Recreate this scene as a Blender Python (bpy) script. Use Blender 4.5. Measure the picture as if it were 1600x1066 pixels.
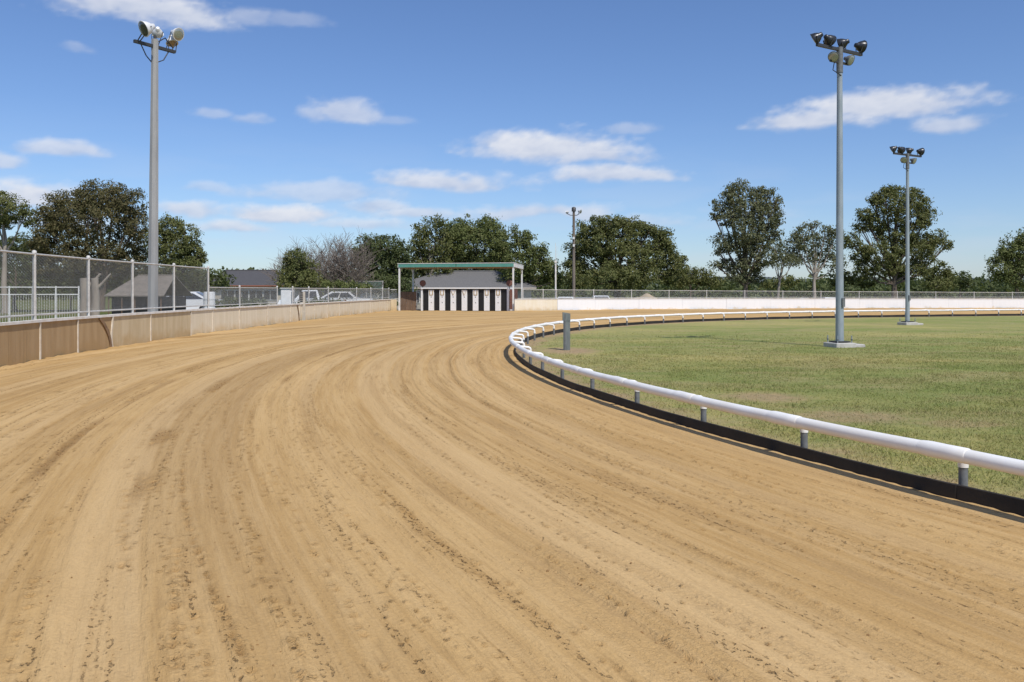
import bpy, math, random
import numpy as np
from mathutils import Vector, Matrix, Quaternion
from mathutils.geometry import tessellate_polygon

for o in list(bpy.data.objects): bpy.data.objects.remove(o)
S = bpy.context.scene
COL = S.collection
random.seed(7)
RNG = np.random.default_rng(11)
R_ = math.radians

# ------------------------------------------------------------------ camera
EYE, F, HOR, CX = 1.4, 1333.0, 454.0, 800.0      # eye height (m), focal length and horizon in photo pixels
cam = bpy.data.cameras.new('camera')
cam.sensor_width = 36.0
cam.lens = 36.0 * F / 1600.0
cam.shift_y = -(533.0 - HOR) / 1600.0
cam.clip_start = 0.1
cam.clip_end = 6000
co = bpy.data.objects.new('camera', cam); COL.objects.link(co)
co.location = (0, 0, EYE); co.rotation_euler = (R_(90), 0, 0)
S.camera = co

# ------------------------------------------------------------------ light
SUN_EL = 54.0
SUN_H = Vector((0.50, -0.866, 0))                # horizontal direction towards the sun
sdir = (SUN_H.normalized() * math.cos(R_(SUN_EL)) + Vector((0, 0, math.sin(R_(SUN_EL)))))
sl = bpy.data.lights.new('sun', 'SUN'); sl.energy = 4.1; sl.angle = R_(0.53); sl.color = (1.0, 0.955, 0.88)
so = bpy.data.objects.new('sun', sl); COL.objects.link(so)
so.rotation_euler = sdir.to_track_quat('Z', 'Y').to_euler(); so.location = (20, -30, 40)

W = bpy.data.worlds.new('World'); S.world = W; W.use_nodes = True
S.view_settings.view_transform = 'Standard'; S.view_settings.look = 'None'
S.view_settings.exposure = 0.0; S.view_settings.gamma = 1.0; S.view_settings.use_curve_mapping = False
SKY_STRENGTH = 0.10
S.cycles.max_bounces = 6; S.cycles.diffuse_bounces = 3; S.cycles.glossy_bounces = 2; S.cycles.transmission_bounces = 2
W.cycles.sampling_method = 'MANUAL'; W.cycles.sample_map_resolution = 512


class NT:
    """small helper to write node trees"""
    def __init__(s, tree): s.t = tree; s.n = tree.nodes; s.l = tree.links
    def add(s, typ, ins=None, **kw):
        n = s.n.new(typ)
        for k, v in kw.items(): setattr(n, k, v)
        for k, v in (ins or {}).items(): s.put(n.inputs[k], v)
        return n
    def put(s, sock, v):
        if isinstance(v, bpy.types.NodeSocket): s.l.new(v, sock)
        else: sock.default_value = v
    def math(s, op, a, b=0.0, c=0.0, clamp=False):
        n = s.n.new('ShaderNodeMath'); n.operation = op; n.use_clamp = clamp
        s.put(n.inputs[0], a); s.put(n.inputs[1], b); s.put(n.inputs[2], c); return n.outputs[0]
    def vec(s, op, a, b=(0, 0, 0), c=(0, 0, 0)):
        n = s.n.new('ShaderNodeVectorMath'); n.operation = op
        s.put(n.inputs[0], a); s.put(n.inputs[1], b)
        if op == 'MULTIPLY_ADD': s.put(n.inputs[2], c)
        return n
    def noise(s, vec, scale, detail=3.0, rough=0.55, dist=0.0):
        n = s.n.new('ShaderNodeTexNoise'); s.put(n.inputs['Vector'], vec)
        s.put(n.inputs['Scale'], scale); n.inputs['Detail'].default_value = detail
        n.inputs['Roughness'].default_value = rough; n.inputs['Distortion'].default_value = dist
        return n.outputs['Fac']
    def ramp(s, v, lo, hi, a=0.0, b=1.0):
        n = s.n.new('ShaderNodeMapRange'); n.interpolation_type = 'SMOOTHSTEP'
        s.put(n.inputs[0], v); s.put(n.inputs[1], lo); s.put(n.inputs[2], hi); s.put(n.inputs[3], a); s.put(n.inputs[4], b)
        return n.outputs[0]
    def mix(s, f, a, b, blend='MIX'):
        n = s.n.new('ShaderNodeMix'); n.data_type = 'RGBA'; n.blend_type = blend; n.clamp_factor = True
        s.put(n.inputs[0], f)
        for i, v in ((6, a), (7, b)):
            if isinstance(v, tuple) and len(v) == 3: v = v + (1.0,)
            s.put(n.inputs[i], v)
        return n.outputs[2]


# ---- sky: Nishita, with fair-weather clouds placed by azimuth and elevation and repeated all round
w = NT(W.node_tree); w.n.clear()
sky = w.add('ShaderNodeTexSky', sky_type='NISHITA', sun_disc=False, sun_elevation=R_(SUN_EL),
            sun_rotation=math.atan2(SUN_H.x, SUN_H.y), altitude=100, air_density=1.0, dust_density=0.35, ozone_density=2.6)
skyc = w.mix(1.0, sky.outputs[0], (.86, 1.0, 1.27), 'MULTIPLY')
bg = w.add('ShaderNodeBackground', {'Color': skyc, 'Strength': SKY_STRENGTH})
w.add('ShaderNodeOutputWorld', {'Surface': bg.outputs[0]})


# ------------------------------------------------------------------ helpers
def at(px, py, Y):
    """photo pixel at distance Y -> world point"""
    return Vector(((px - CX) * Y / F, Y, EYE - (py - HOR) * Y / F))

def smooth(a, b, x):
    t = np.clip((x - a) / (b - a), 0, 1); return t * t * (3 - 2 * t)

def gz(x, y):
    """height of the ground outside the track: level by the wall, lower towards the houses"""
    return -.10 - .85 * float(smooth(66, 84, np.array(y)))

def tag(o, label=None, cat=None, group=None, kind=None):
    for k, v in (('label', label), ('category', cat), ('group', group), ('kind', kind)):
        if v: o[k] = v
    return o

def thing(name, loc, label, cat, group=None):
    o = bpy.data.objects.new(name, None); COL.objects.link(o); o.location = loc; o.empty_display_size = .3
    return tag(o, label, cat, group)

def world_loc(o):
    v = Vector(o.location)
    while o.parent: o = o.parent; v += Vector(o.location)
    return v

def link(name, me, parent=None, loc=None, rotz=0.0):
    o = bpy.data.objects.new(name, me); COL.objects.link(o)
    if parent: o.parent = parent
    if loc is not None: o.location = Vector(loc) - (world_loc(parent) if parent else Vector())
    o.rotation_euler = (0, 0, rotz)
    return o


class MB:
    def __init__(s): s.v = []; s.f = []; s.sm = []
    def add(s, vs, fs, smooth=False):
        n = len(s.v); s.v += [tuple(p) for p in vs]
        for f in fs: s.f.append(tuple(i + n for i in f)); s.sm.append(smooth)
        return s
    def box(s, c, size, rotz=0.0, M=None, bev=0.0):
        hx, hy, hz = size[0] / 2, size[1] / 2, size[2] / 2
        if M is None: M = Matrix.Rotation(rotz, 3, 'Z')
        c = Vector(c)
        if bev <= 0:
            vs = [c + M @ Vector((x * hx, y * hy, z * hz)) for x in (-1, 1) for y in (-1, 1) for z in (-1, 1)]
            return s.add(vs, [(0, 1, 3, 2), (4, 6, 7, 5), (0, 4, 5, 1), (2, 3, 7, 6), (0, 2, 6, 4), (1, 5, 7, 3)])
        import itertools
        b = min(bev, hx * .9, hy * .9, hz * .9); idx = {}; vs = []
        for sx_, sy_, sz_ in itertools.product((-1, 1), repeat=3):
            for ax in range(3):
                p = [sx_ * (hx - b), sy_ * (hy - b), sz_ * (hz - b)]
                p[ax] = (sx_ * hx, sy_ * hy, sz_ * hz)[ax]
                idx[(sx_, sy_, sz_, ax)] = len(vs); vs.append(c + M @ Vector(p))
        fs = []
        for ax in range(3):
            o1, o2 = [a for a in range(3) if a != ax]
            for sg in (-1, 1):
                ring = []
                for a, b2 in ((-1, -1), (1, -1), (1, 1), (-1, 1)):
                    k = [0, 0, 0]; k[ax] = sg; k[o1] = a; k[o2] = b2; ring.append(idx[(*k, ax)])
                fs.append(ring)
            for a, b2 in itertools.product((-1, 1), repeat=2):       # edges along ax
                k0 = [0, 0, 0]; k1 = [0, 0, 0]; k0[ax] = -1; k1[ax] = 1
                for k in (k0, k1): k[o1] = a; k[o2] = b2
                fs.append([idx[(*k0, o1)], idx[(*k1, o1)], idx[(*k1, o2)], idx[(*k0, o2)]])
        for k in itertools.product((-1, 1), repeat=3):
            fs.append([idx[(*k, 0)], idx[(*k, 1)], idx[(*k, 2)]])
        return s.add(vs, fs)
    def beam(s, a, b, wd, dp, up=(0, 0, 1)):
        a = Vector(a); b = Vector(b); d = (b - a); L = d.length; d.normalize()
        x = d.cross(Vector(up))
        if x.length < 1e-4: x = d.cross(Vector((0, 1, 0)))
        x.normalize(); y = x.cross(d)
        M = Matrix((x, d, y)).transposed()
        return s.box((a + b) / 2, (wd, L, dp), M=M)
    def tube(s, pts, radii, n=8, caps=True, smooth=True):
        pts = [Vector(p) for p in pts]
        if not hasattr(radii, '__len__'): radii = [radii] * len(pts)
        m = len(pts); vs = []; prev = None
        for i, p in enumerate(pts):
            t = (pts[min(i + 1, m - 1)] - pts[max(i - 1, 0)]).normalized()
            if prev is None:
                x = t.cross(Vector((0, 0, 1)))
                if x.length < .05: x = t.cross(Vector((0, 1, 0)))
            else: x = prev - t * prev.dot(t)
            x.normalize(); prev = x; y = t.cross(x)
            for k in range(n):
                a = 2 * math.pi * k / n
                vs.append(p + (x * math.cos(a) + y * math.sin(a)) * radii[i])
        fs = [(i * n + k, i * n + (k + 1) % n, (i + 1) * n + (k + 1) % n, (i + 1) * n + k) for i in range(m - 1) for k in range(n)]
        base = len(s.v)
        s.add(vs, fs, smooth)
        if caps:
            s.add(vs[:n], [tuple(range(n))[::-1]]); s.add(vs[-n:], [tuple(range(n))])
        return s
    def lathe(s, c, axis, prof, n=16, smooth=True):
        """prof: (distance along axis, radius)"""
        z = Vector(axis).normalized(); x = z.cross(Vector((0, 0, 1)))
        if x.length < .05: x = z.cross(Vector((0, 1, 0)))
        x.normalize(); y = z.cross(x); c = Vector(c); vs = []
        for h, r in prof:
            for k in range(n):
                a = 2 * math.pi * k / n
                vs.append(c + z * h + (x * math.cos(a) + y * math.sin(a)) * r)
        m = len(prof)
        fs = [(i * n + k, i * n + (k + 1) % n, (i + 1) * n + (k + 1) % n, (i + 1) * n + k) for i in range(m - 1) for k in range(n)]
        s.add(vs, fs, smooth)
        s.add(vs[:n], [tuple(range(n))[::-1]]); s.add(vs[-n:], [tuple(range(n))])
        return s
    def mesh(s, name, mat, origin=Vector()):
        me = bpy.data.meshes.new(name)
        me.from_pydata([tuple(Vector(p) - origin) for p in s.v], [], s.f)
        me.polygons.foreach_set('use_smooth', s.sm)
        if mat: me.materials.append(mat)
        me.validate(); me.update()
        return me
    def build(s, name, mat, parent=None, loc=None):
        origin = world_loc(parent) if parent else (Vector(loc) if loc is not None else Vector())
        o = link(name, s.mesh(name, mat, origin))
        if parent: o.parent = parent
        else: o.location = origin
        return o


def np_mesh(name, verts, faces, mat, parent=None, attrs=None, smooth=False, origin=None):
    """verts (n,3), faces (m,k) arrays -> object"""
    me = bpy.data.meshes.new(name)
    verts = np.asarray(verts, np.float32)
    org = np.array(world_loc(parent) if parent else (origin if origin is not None else (0, 0, 0)), np.float32)
    n, k = faces.shape
    me.vertices.add(len(verts)); me.vertices.foreach_set('co', (verts - org).ravel())
    me.loops.add(n * k); me.loops.foreach_set('vertex_index', np.ascontiguousarray(faces, np.int32).ravel())
    me.polygons.add(n)
    me.polygons.foreach_set('loop_start', np.arange(0, n * k, k, dtype=np.int32))
    me.polygons.foreach_set('use_smooth', np.full(n, smooth, bool))
    for an, av in (attrs or {}).items():
        a = me.attributes.new(an, 'FLOAT' if av.ndim == 1 else 'FLOAT_VECTOR', 'POINT')
        a.data.foreach_set('value' if av.ndim == 1 else 'vector', np.asarray(av, np.float32).ravel())
    me.materials.append(mat)
    me.update(calc_edges=True)
    o = link(name, me)
    if parent: o.parent = parent
    else: o.location = org
    return o


_T = RNG.random((512, 512)).astype(np.float32)
def vnoise(x, y, seed=0):
    """2-d value noise in 0..1"""
    x = np.asarray(x, np.float64) + seed * 17.31 + 1000; y = np.asarray(y, np.float64) + seed * 9.77 + 1000
    xi = np.floor(x).astype(int); yi = np.floor(y).astype(int); fx = x - xi; fy = y - yi
    fx = fx * fx * (3 - 2 * fx); fy = fy * fy * (3 - 2 * fy)
    g = lambda a, b: _T[a & 511, b & 511]
    return ((g(xi, yi) * (1 - fx) + g(xi + 1, yi) * fx) * (1 - fy) + (g(xi, yi + 1) * (1 - fx) + g(xi + 1, yi + 1) * fx) * fy)


# ------------------------------------------------------------------ sky: a dome carrying fair-weather clouds, the same pattern going on all round
CLOUDS = [  # photo pixel x, y, half width, half height, strength
    (845, 226, 112, 24, 1.25), (930, 240, 75, 20, .95), (790, 222, 60, 16, .8), (955, 272, 100, 16, .9),
    (700, 283, 118, 15, .9), (540, 173, 55, 20, .72), (495, 180, 30, 12, .55), (335, 178, 34, 10, .42), (390, 187, 34, 9, .42),
    (1400, 160, 140, 24, 1.1), (1270, 187, 100, 19, .95), (1490, 190, 60, 18, .75), (1330, 165, 60, 20, .8),
    (215, 8, 150, 28, .95), (380, 26, 50, 14, .42), (455, 34, 50, 12, .3), (95, 232, 58, 14, .75), (8, 246, 46, 14, .72),
    (30, 300, 85, 20, 1.0), (300, 330, 62, 12, .85), (440, 334, 80, 15, 1.1), (370, 353, 60, 9, .8), (500, 299, 130, 17, .55),
    (335, 293, 46, 10, .42), (650, 331, 55, 11, .75), (590, 322, 55, 10, .7), (810, 330, 95, 14, .75), (905, 328, 60, 13, .75),
    (565, 350, 70, 10, .65), (988, 204, 42, 11, .4), (120, 76, 20, 9, .3), (1000, 345, 70, 12, .4), (90, 345, 90, 14, .55),
    (1170, 330, 60, 9, .22), (610, 186, 34, 8, .3)]
def fbm(x, y, oct_=5, seed=0, gain=.55):
    v = 0; a = 1; t_ = 0
    for i in range(oct_):
        v = v + a * vnoise(x * 2 ** i, y * 2 ** i, seed + i * 3); t_ += a; a *= gain
    return v / t_
def sky_dome():
    az = np.unique(np.r_[np.arange(-36, 36.01, .11), np.arange(36, 324.1, .5)]) * math.pi / 180
    el = np.r_[np.arange(-.5, 21, .11), np.arange(21, 64, .6)] * math.pi / 180
    A, E_ = np.meshgrid(az, el, indexing='ij')
    u = np.abs((A + .61 + 2.44) % 2.44 - 1.22); u = 1.22 - np.abs(u)      # folded so the pattern mirrors outside the view
    u = np.where(((A + .61) % 2.44) <= 1.22, (A + .61) % 2.44, 2.44 - (A + .61) % 2.44)
    wx = (fbm(u * 16, E_ * 34, 4, 60) - .5) * .032; wy = (fbm(u * 16, E_ * 34, 4, 70) - .5) * .014
    n1 = fbm(u * 30, E_ * 74, 6, 80); n2 = fbm(u * 95, E_ * 200, 4, 90)
    bil = 1 - np.abs(2 * fbm(u * 42, E_ * 90, 4, 95, .5) - 1)              # billows
    cov = np.zeros_like(A); lit = np.zeros_like(A)
    for px, py, a, b, k in CLOUDS:
        u0 = math.atan2(px - CX, F) + .61; cr = math.hypot(px - CX, F); v0 = math.atan2(HOR - py, cr)
        au = a / cr * (F / cr) * 1.2; bv = b / cr * 1.3
        X = (u + wx - u0) / au; Y_ = (E_ + wy - v0 + .15 * bv) / bv
        Yb = np.where(Y_ < 0, -Y_ * 1.55, Y_)
        d = np.sqrt(X * X + Yb * Yb)
        f = 1.15 * (1 - d) + .95 * (n1 - .5) + .30 * (n2 - .5) + .22 * (bil - .6)
        c = smooth(-.10, .80, f) * min(1.0, k) * (d < 1.5) * smooth(1.5, 1.1, d)
        l = np.clip(.42 + .42 * Y_ + .55 * (n1 - .5) + .5 * (bil - .6) + .15 * (k - .7), 0, 1)
        lit = np.where(c > cov, l, lit); cov = np.maximum(cov, c)
    hi = smooth(20, 30, E_ * 180 / math.pi)
    g_ = smooth(.56, .70, fbm(A * 5, E_ * 9, 6, 99)) * hi * .8
    cov = np.maximum(cov, g_); lit = np.where(g_ >= cov, .6, lit)
    # thin milky veil low in the sky
    veil = smooth(12, 1, E_ * 180 / math.pi) * (.10 + .30 * smooth(.42, .68, fbm(u * 9, E_ * 40, 5, 110)))
    tot = 1 - (1 - cov * .93) * (1 - veil * .55)
    lit = np.where(cov > .02, lit, .5)
    Rr = 4500.0
    V_ = np.stack([np.sin(A) * np.cos(E_) * Rr, np.cos(A) * np.cos(E_) * Rr, np.sin(E_) * Rr], -1).reshape(-1, 3)
    na, ne = A.shape; ii_ = np.arange(na * ne).reshape(na, ne)
    Q_ = np.stack([ii_[:-1, :-1], ii_[:-1, 1:], ii_[1:, 1:], ii_[1:, :-1]], -1).reshape(-1, 4)
    tf = tot.ravel(); Q_ = Q_[tf[Q_].max(1) > .004]
    us = np.zeros(len(V_), bool); us[Q_.ravel()] = True; rr_ = np.cumsum(us) - 1
    m = bpy.data.materials.new('cloud_sky'); m.use_nodes = True
    t = NT(m.node_tree); t.n.clear()
    ca = t.add('ShaderNodeAttribute', attribute_name='cover').outputs['Fac']; la = t.add('ShaderNodeAttribute', attribute_name='bright').outputs['Fac']
    em = t.add('ShaderNodeEmission', {'Color': t.mix(la, (.47, .54, .71), (.80, .82, .88)), 'Strength': 1.0})
    mx = t.add('ShaderNodeMixShader', {0: ca, 1: t.add('ShaderNodeBsdfTransparent').outputs[0], 2: em.outputs[0]})
    t.add('ShaderNodeOutputMaterial', {'Surface': mx.outputs[0]})
    m.cycles.emission_sampling = 'NONE'
    o = np_mesh('sky', V_[us], rr_[Q_], m, attrs={'cover': tot.ravel()[us], 'bright': lit.ravel()[us]}, smooth=True)
    tag(o, kind='structure')
sky_dome()

# ------------------------------------------------------------------ materials
def mat(name, base, rough=.6, metal=0.0, var=None, vscale=3.0, bump=0.0, bscale=20.0, stretch=(1, 1, 1), spec=.5, obj_coords=True):
    """principled material: base colour, second colour var mixed in by noise, fine relief"""
    m = bpy.data.materials.new(name); m.use_nodes = True
    t = NT(m.node_tree); t.n.clear()
    b = t.add('ShaderNodeBsdfPrincipled', {'Roughness': rough, 'Metallic': metal, 'Specular IOR Level': spec})
    g = t.add('ShaderNodeNewGeometry').outputs['Position']
    v = t.vec('MULTIPLY', g, stretch).outputs[0]
    c = base + (1.0,)
    if var is not None:
        f = t.ramp(t.noise(v, vscale, 5.0, .6), .32, .70)
        t.put(b.inputs['Base Color'], t.mix(f, base, var))
    else: b.inputs['Base Color'].default_value = c
    if bump:
        bn = t.add('ShaderNodeBump', {'Strength': 1.0, 'Distance': bump, 'Height': t.noise(v, bscale, 4.0, .6)})
        t.put(b.inputs['Normal'], bn.outputs[0])
    t.add('ShaderNodeOutputMaterial', {'Surface': b.outputs[0]})
    m['nt'] = 1
    return m

M = {}
M['pvc'] = mat('white_pipe', (.84, .83, .80), .42, var=(.77, .74, .68), vscale=2.6, spec=.4)
M['rubber'] = mat('black_rubber', (.009, .0085, .0085), .75, var=(.026, .021, .017), vscale=2.2, bump=.002, bscale=40)
M['galv'] = mat('galvanised_steel', (.27, .315, .34), .6, .2, var=(.34, .385, .41), vscale=5, stretch=(1, 1, .4))
M['galv_post'] = mat('grey_post_steel', (.12, .128, .13), .65, .1, var=(.18, .188, .19), vscale=14)
M['concrete_pole'] = mat('pale_concrete', (.33, .33, .325), .8, var=(.26, .26, .26), vscale=3, stretch=(1, 1, .25), bump=.003)
M['pad'] = mat('concrete_pad', (.50, .48, .44), .85, var=(.38, .36, .33), vscale=6, bump=.006, bscale=30)
M['white_steel'] = mat('white_painted_steel', (.78, .78, .76), .45, var=(.62, .60, .56), vscale=4)
M['wire'] = mat('galvanised_wire', (.33, .33, .32), .6, .2)
M['fence_pipe'] = mat('fence_pipe', (.60, .585, .55), .6, .1, var=(.46, .44, .41), vscale=9)
M['lamp_black'] = mat('black_lamp_housing', (.03, .033, .04), .32, .3)
M['lamp_white'] = mat('white_lamp_housing', (.74, .74, .73), .4, .1)
M['lens'] = mat('lamp_glass', (.06, .065, .06), .12, 0.0, spec=.8)
M['lens_pale'] = mat('pale_lamp_glass', (.34, .36, .33), .15, .4, spec=.8)
M['dark_steel'] = mat('dark_steel_bracket', (.07, .068, .065), .5, .5)
M['cable'] = mat('black_cable', (.02, .02, .022), .6)
M['green_paint'] = mat('green_fascia_paint', (.07, .25, .20), .5, var=(.10, .29, .24), vscale=3)
M['soffit'] = mat('tan_soffit', (.38, .29, .21), .8, var=(.30, .22, .16), vscale=4)
M['box_white'] = mat('white_box_paint', (.80, .80, .79), .5, var=(.74, .73, .71), vscale=8)
M['box_dark'] = mat('dark_grille', (.012, .012, .012), .6)
M['rust'] = mat('rust_brown_paint', (.14, .055, .04), .7, var=(.20, .09, .06), vscale=10)
M['timber'] = mat('weathered_timber', (.19, .12, .075), .8, var=(.12, .075, .045), vscale=12, stretch=(1, 1, .1), bump=.003)
M['brass'] = mat('ochre_latch_paint', (.42, .30, .13), .6)
M['ink'] = mat('dark_print', (.03, .03, .035), .6)
M['roof_grey'] = mat('grey_roof_tiles', (.115, .113, .115), .85, var=(.165, .16, .155), vscale=9)
M['roof_dark'] = mat('dark_roof_tiles', (.062, .06, .064), .85, var=(.09, .086, .086), vscale=9)
M['roof_beige'] = mat('beige_roof_sheet', (.20, .172, .142), .85, var=(.14, .122, .10), vscale=4)
M['brick'] = mat('red_brick', (.20, .085, .055), .85, var=(.27, .14, .10), vscale=14)
M['render_wall'] = mat('cream_wall', (.50, .46, .39), .85, var=(.42, .38, .32), vscale=4)
M['white_wall'] = mat('white_wall_sheet', (.74, .74, .73), .6, var=(.64, .64, .63), vscale=3)
M['gutter'] = mat('pale_gutter', (.55, .47, .40), .5)
M['gutter_red'] = mat('red_gutter', (.32, .12, .075), .5)
M['glass'] = mat('dark_window_glass', (.02, .025, .03), .08, spec=.8)
M['car_white'] = mat('white_car_paint', (.76, .77, .78), .25)
M['car_blue'] = mat('blue_grey_car_paint', (.10, .14, .19), .25, .3)
M['car_silver'] = mat('silver_car_paint', (.45, .47, .50), .25, .6)
M['tyre'] = mat('tyre_rubber', (.02, .02, .02), .8)
M['rim'] = mat('wheel_rim', (.45, .46, .48), .35, .8)
M['tail'] = mat('red_lamp_plastic', (.35, .02, .015), .3)
M['bark'] = mat('brown_bark', (.10, .075, .055), .9, var=(.16, .125, .095), vscale=3, stretch=(1, 1, .25), bump=.02, bscale=6)
M['bark_pale'] = mat('pale_bark', (.34, .29, .235), .9, var=(.22, .185, .15), vscale=2, stretch=(1, 1, .3), bump=.02, bscale=6)
M['bark_grey'] = mat('grey_bare_twig_bark', (.25, .205, .17), .9, var=(.17, .135, .11), vscale=2)
M['wood_pole'] = mat('brown_wood_pole', (.15, .12, .095), .9, var=(.22, .18, .145), vscale=6, stretch=(1, 1, .15))
M['marker'] = mat('weathered_grey_post', (.115, .135, .13), .75, var=(.19, .21, .20), vscale=9, stretch=(1, 1, .3), bump=.004)
M['shade_cloth'] = mat('green_shade_cloth', (.10, .15, .12), .8, var=(.16, .21, .18), vscale=5)
M['hill'] = mat('far_wooded_hill', (.07, .085, .08), .95, var=(.10, .115, .105), vscale=.02)


def leaf_mat(name, a, b, c, trans=.28):
    m = bpy.data.materials.new(name); m.use_nodes = True
    t = NT(m.node_tree); t.n.clear()
    g = t.add('ShaderNodeNewGeometry')
    n1 = t.noise(g.outputs['Position'], .55, 3.0)
    col = t.mix(t.ramp(n1, .35, .65), a, b)
    col = t.mix(t.ramp(g.outputs['Random Per Island'], .55, 1.0, 0, .8), col, c)
    bs = t.add('ShaderNodeBsdfPrincipled', {'Base Color': col, 'Roughness': .6, 'Specular IOR Level': .25})
    tr = t.add('ShaderNodeBsdfTranslucent', {'Color': t.mix(.5, col, (.16, .19, .03))})
    mx = t.add('ShaderNodeMixShader', {0: trans, 1: bs.outputs[0], 2: tr.outputs[0]})
    t.add('ShaderNodeOutputMaterial', {'Surface': mx.outputs[0]})
    return m

L = {
    'olive': leaf_mat('olive_leaves', (0.116, 0.134, 0.042), (0.159, 0.168, 0.055), (0.224, 0.213, 0.088)),
    'brown': leaf_mat('bronze_green_leaves', (0.109, 0.102, 0.044), (0.142, 0.128, 0.053), (0.195, 0.152, 0.079)),
    'dark': leaf_mat('dark_green_leaves', (0.078, 0.102, 0.036), (0.106, 0.128, 0.046), (0.153, 0.171, 0.072)),
    'grey': leaf_mat('grey_green_leaves', (0.136, 0.149, 0.073), (0.165, 0.173, 0.084), (0.236, 0.232, 0.132)),
    'mid': leaf_mat('mid_green_leaves', (0.116, 0.144, 0.042), (0.156, 0.178, 0.055), (0.224, 0.226, 0.094)),
}


# ------------------------------------------------------------------ the line of the inside rail
PTS = np.array([(3.228, 5.38), (3.018, 5.706), (2.361, 6.96), (1.829, 8.29), (1.40, 9.95), (.933, 11.74), (.41, 15.1), (.17, 18.1), (.17, 20.3), (.62, 25.0),
                (2.40, 30.7), (5.16, 35.35), (7.90, 38.0), (9.02, 39.25), (13.4, 42.1), (18.2, 44.6), (27.1, 47.3)])
_t = np.r_[0, np.cumsum(np.hypot(*np.diff(PTS, axis=0).T))]
_px = np.polyfit(_t, PTS[:, 0], 5); _py = np.polyfit(_t, PTS[:, 1], 5)
_tt = np.linspace(0.0, _t[-1], 1200)
_c = np.c_[np.polyval(_px, _tt), np.polyval(_py, _tt)]
def _extend(p, d, bend, L_, n):
    out = [p]; a = math.atan2(d[1], d[0]); st = L_ / n
    for i in range(n):
        a += bend * st; out.append(out[-1] + st * np.array((math.cos(a), math.sin(a))))
    return np.array(out[1:])
_head = _extend(_c[0], _c[0] - _c[8], -.012, 22, 80)[::-1]
_tail = _extend(_c[-1], _c[-1] - _c[-9], -.012, 40, 120)
_c = np.r_[_head, _c, _tail]
_s = np.r_[0, np.cumsum(np.hypot(*np.diff(_c, axis=0).T))]
S0 = _s[80]                                  # arc length at the first measured point
SMAX = _s[-1]
def curve(s):
    return np.interp(s, _s, _c[:, 0]), np.interp(s, _s, _c[:, 1])
_tan = np.gradient(_c, _s, axis=0); _tan /= np.linalg.norm(_tan, axis=1)[:, None]
_k = np.ones(61) / 61
for i in (0, 1):
    _tan[:, i] = np.convolve(np.pad(_tan[:, i], 30, 'edge'), _k, 'valid')
_tan /= np.linalg.norm(_tan, axis=1)[:, None]
def outward(s):
    """unit normal towards the track (left of the travel direction)"""
    tx = np.interp(s, _s, _tan[:, 0]); ty = np.interp(s, _s, _tan[:, 1]); n = np.hypot(tx, ty)
    return -ty / n, tx / n
def off(s, d):
    x, y = curve(s); nx, ny = outward(s); return x + nx * d, y + ny * d

# ------------------------------------------------------------------ the lines of the outer walls
WALL_L = np.array([(-7.2, -6), (-8.05, 4), (-8.75, 11), (-9.15, 15.2), (-9.45, 17.5), (-9.65, 20.7), (-9.78, 24.5), (-9.82, 28.3), (-9.75, 33), (-9.55, 38.9), (-9.1, 48), (-8.35, 58.6)])
WALL_R = np.array([(.16, 56.7), (3.0, 58.6), (6.0, 60.3), (9.3, 61.7), (14, 63.3), (20, 64.6), (27, 65.6), (34, 66.2), (42, 66.7), (52, 67.0), (64, 67.0)])
def resample(P, n=600):
    t = np.r_[0, np.cumsum(np.hypot(*np.diff(P, axis=0).T))]
    tt = np.linspace(0, t[-1], n)
    # catmull-rom by cubic hermite
    m = np.gradient(P, t, axis=0); i = np.clip(np.searchsorted(t, tt, 'right') - 1, 0, len(t) - 2)
    h = t[i + 1] - t[i]; u = (tt - t[i]) / h
    h00 = 2*u**3-3*u**2+1; h10 = u**3-2*u**2+u; h01 = -2*u**3+3*u**2; h11 = u**3-u**2
    Q = h00[:, None]*P[i] + (h10*h)[:, None]*m[i] + h01[:, None]*P[i+1] + (h11*h)[:, None]*m[i+1]
    return Q
class Line:
    def __init__(s, P):
        s.q = resample(P); s.t = np.r_[0, np.cumsum(np.hypot(*np.diff(s.q, axis=0).T))]; s.len = s.t[-1]
    def p(s, t, side=0.0):
        x = np.interp(t, s.t, s.q[:, 0]); y = np.interp(t, s.t, s.q[:, 1])
        e = .05; dx = np.interp(t+e, s.t, s.q[:, 0]) - np.interp(t-e, s.t, s.q[:, 0]); dy = np.interp(t+e, s.t, s.q[:, 1]) - np.interp(t-e, s.t, s.q[:, 1])
        n = math.hypot(dx, dy); return Vector((x - dy/n*side, y + dx/n*side, 0))    # +side = left of the line
    def at_px(s, px):
        r = s.q[:, 0] / np.maximum(s.q[:, 1], .1) * F + CX
        return float(np.interp(px, r[s.q[:, 1] > 6], s.t[s.q[:, 1] > 6]))
WL = Line(WALL_L); WR = Line(WALL_R)

def inside_poly(x, y, poly):
    r = np.zeros(x.shape, bool); n = len(poly); j = n - 1
    for i in range(n):
        xi, yi = poly[i]; xj, yj = poly[j]
        c = ((yi > y) != (yj > y)) & (x < (xj - xi) * (y - yi) / (yj - yi + 1e-12) + xi)
        r ^= c; j = i
    return r
FIELD = np.r_[WALL_L, [(-8.0, 63.5), (1.6, 61.6)], WALL_R, [(64, -20), (-7.2, -20)]]

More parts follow.
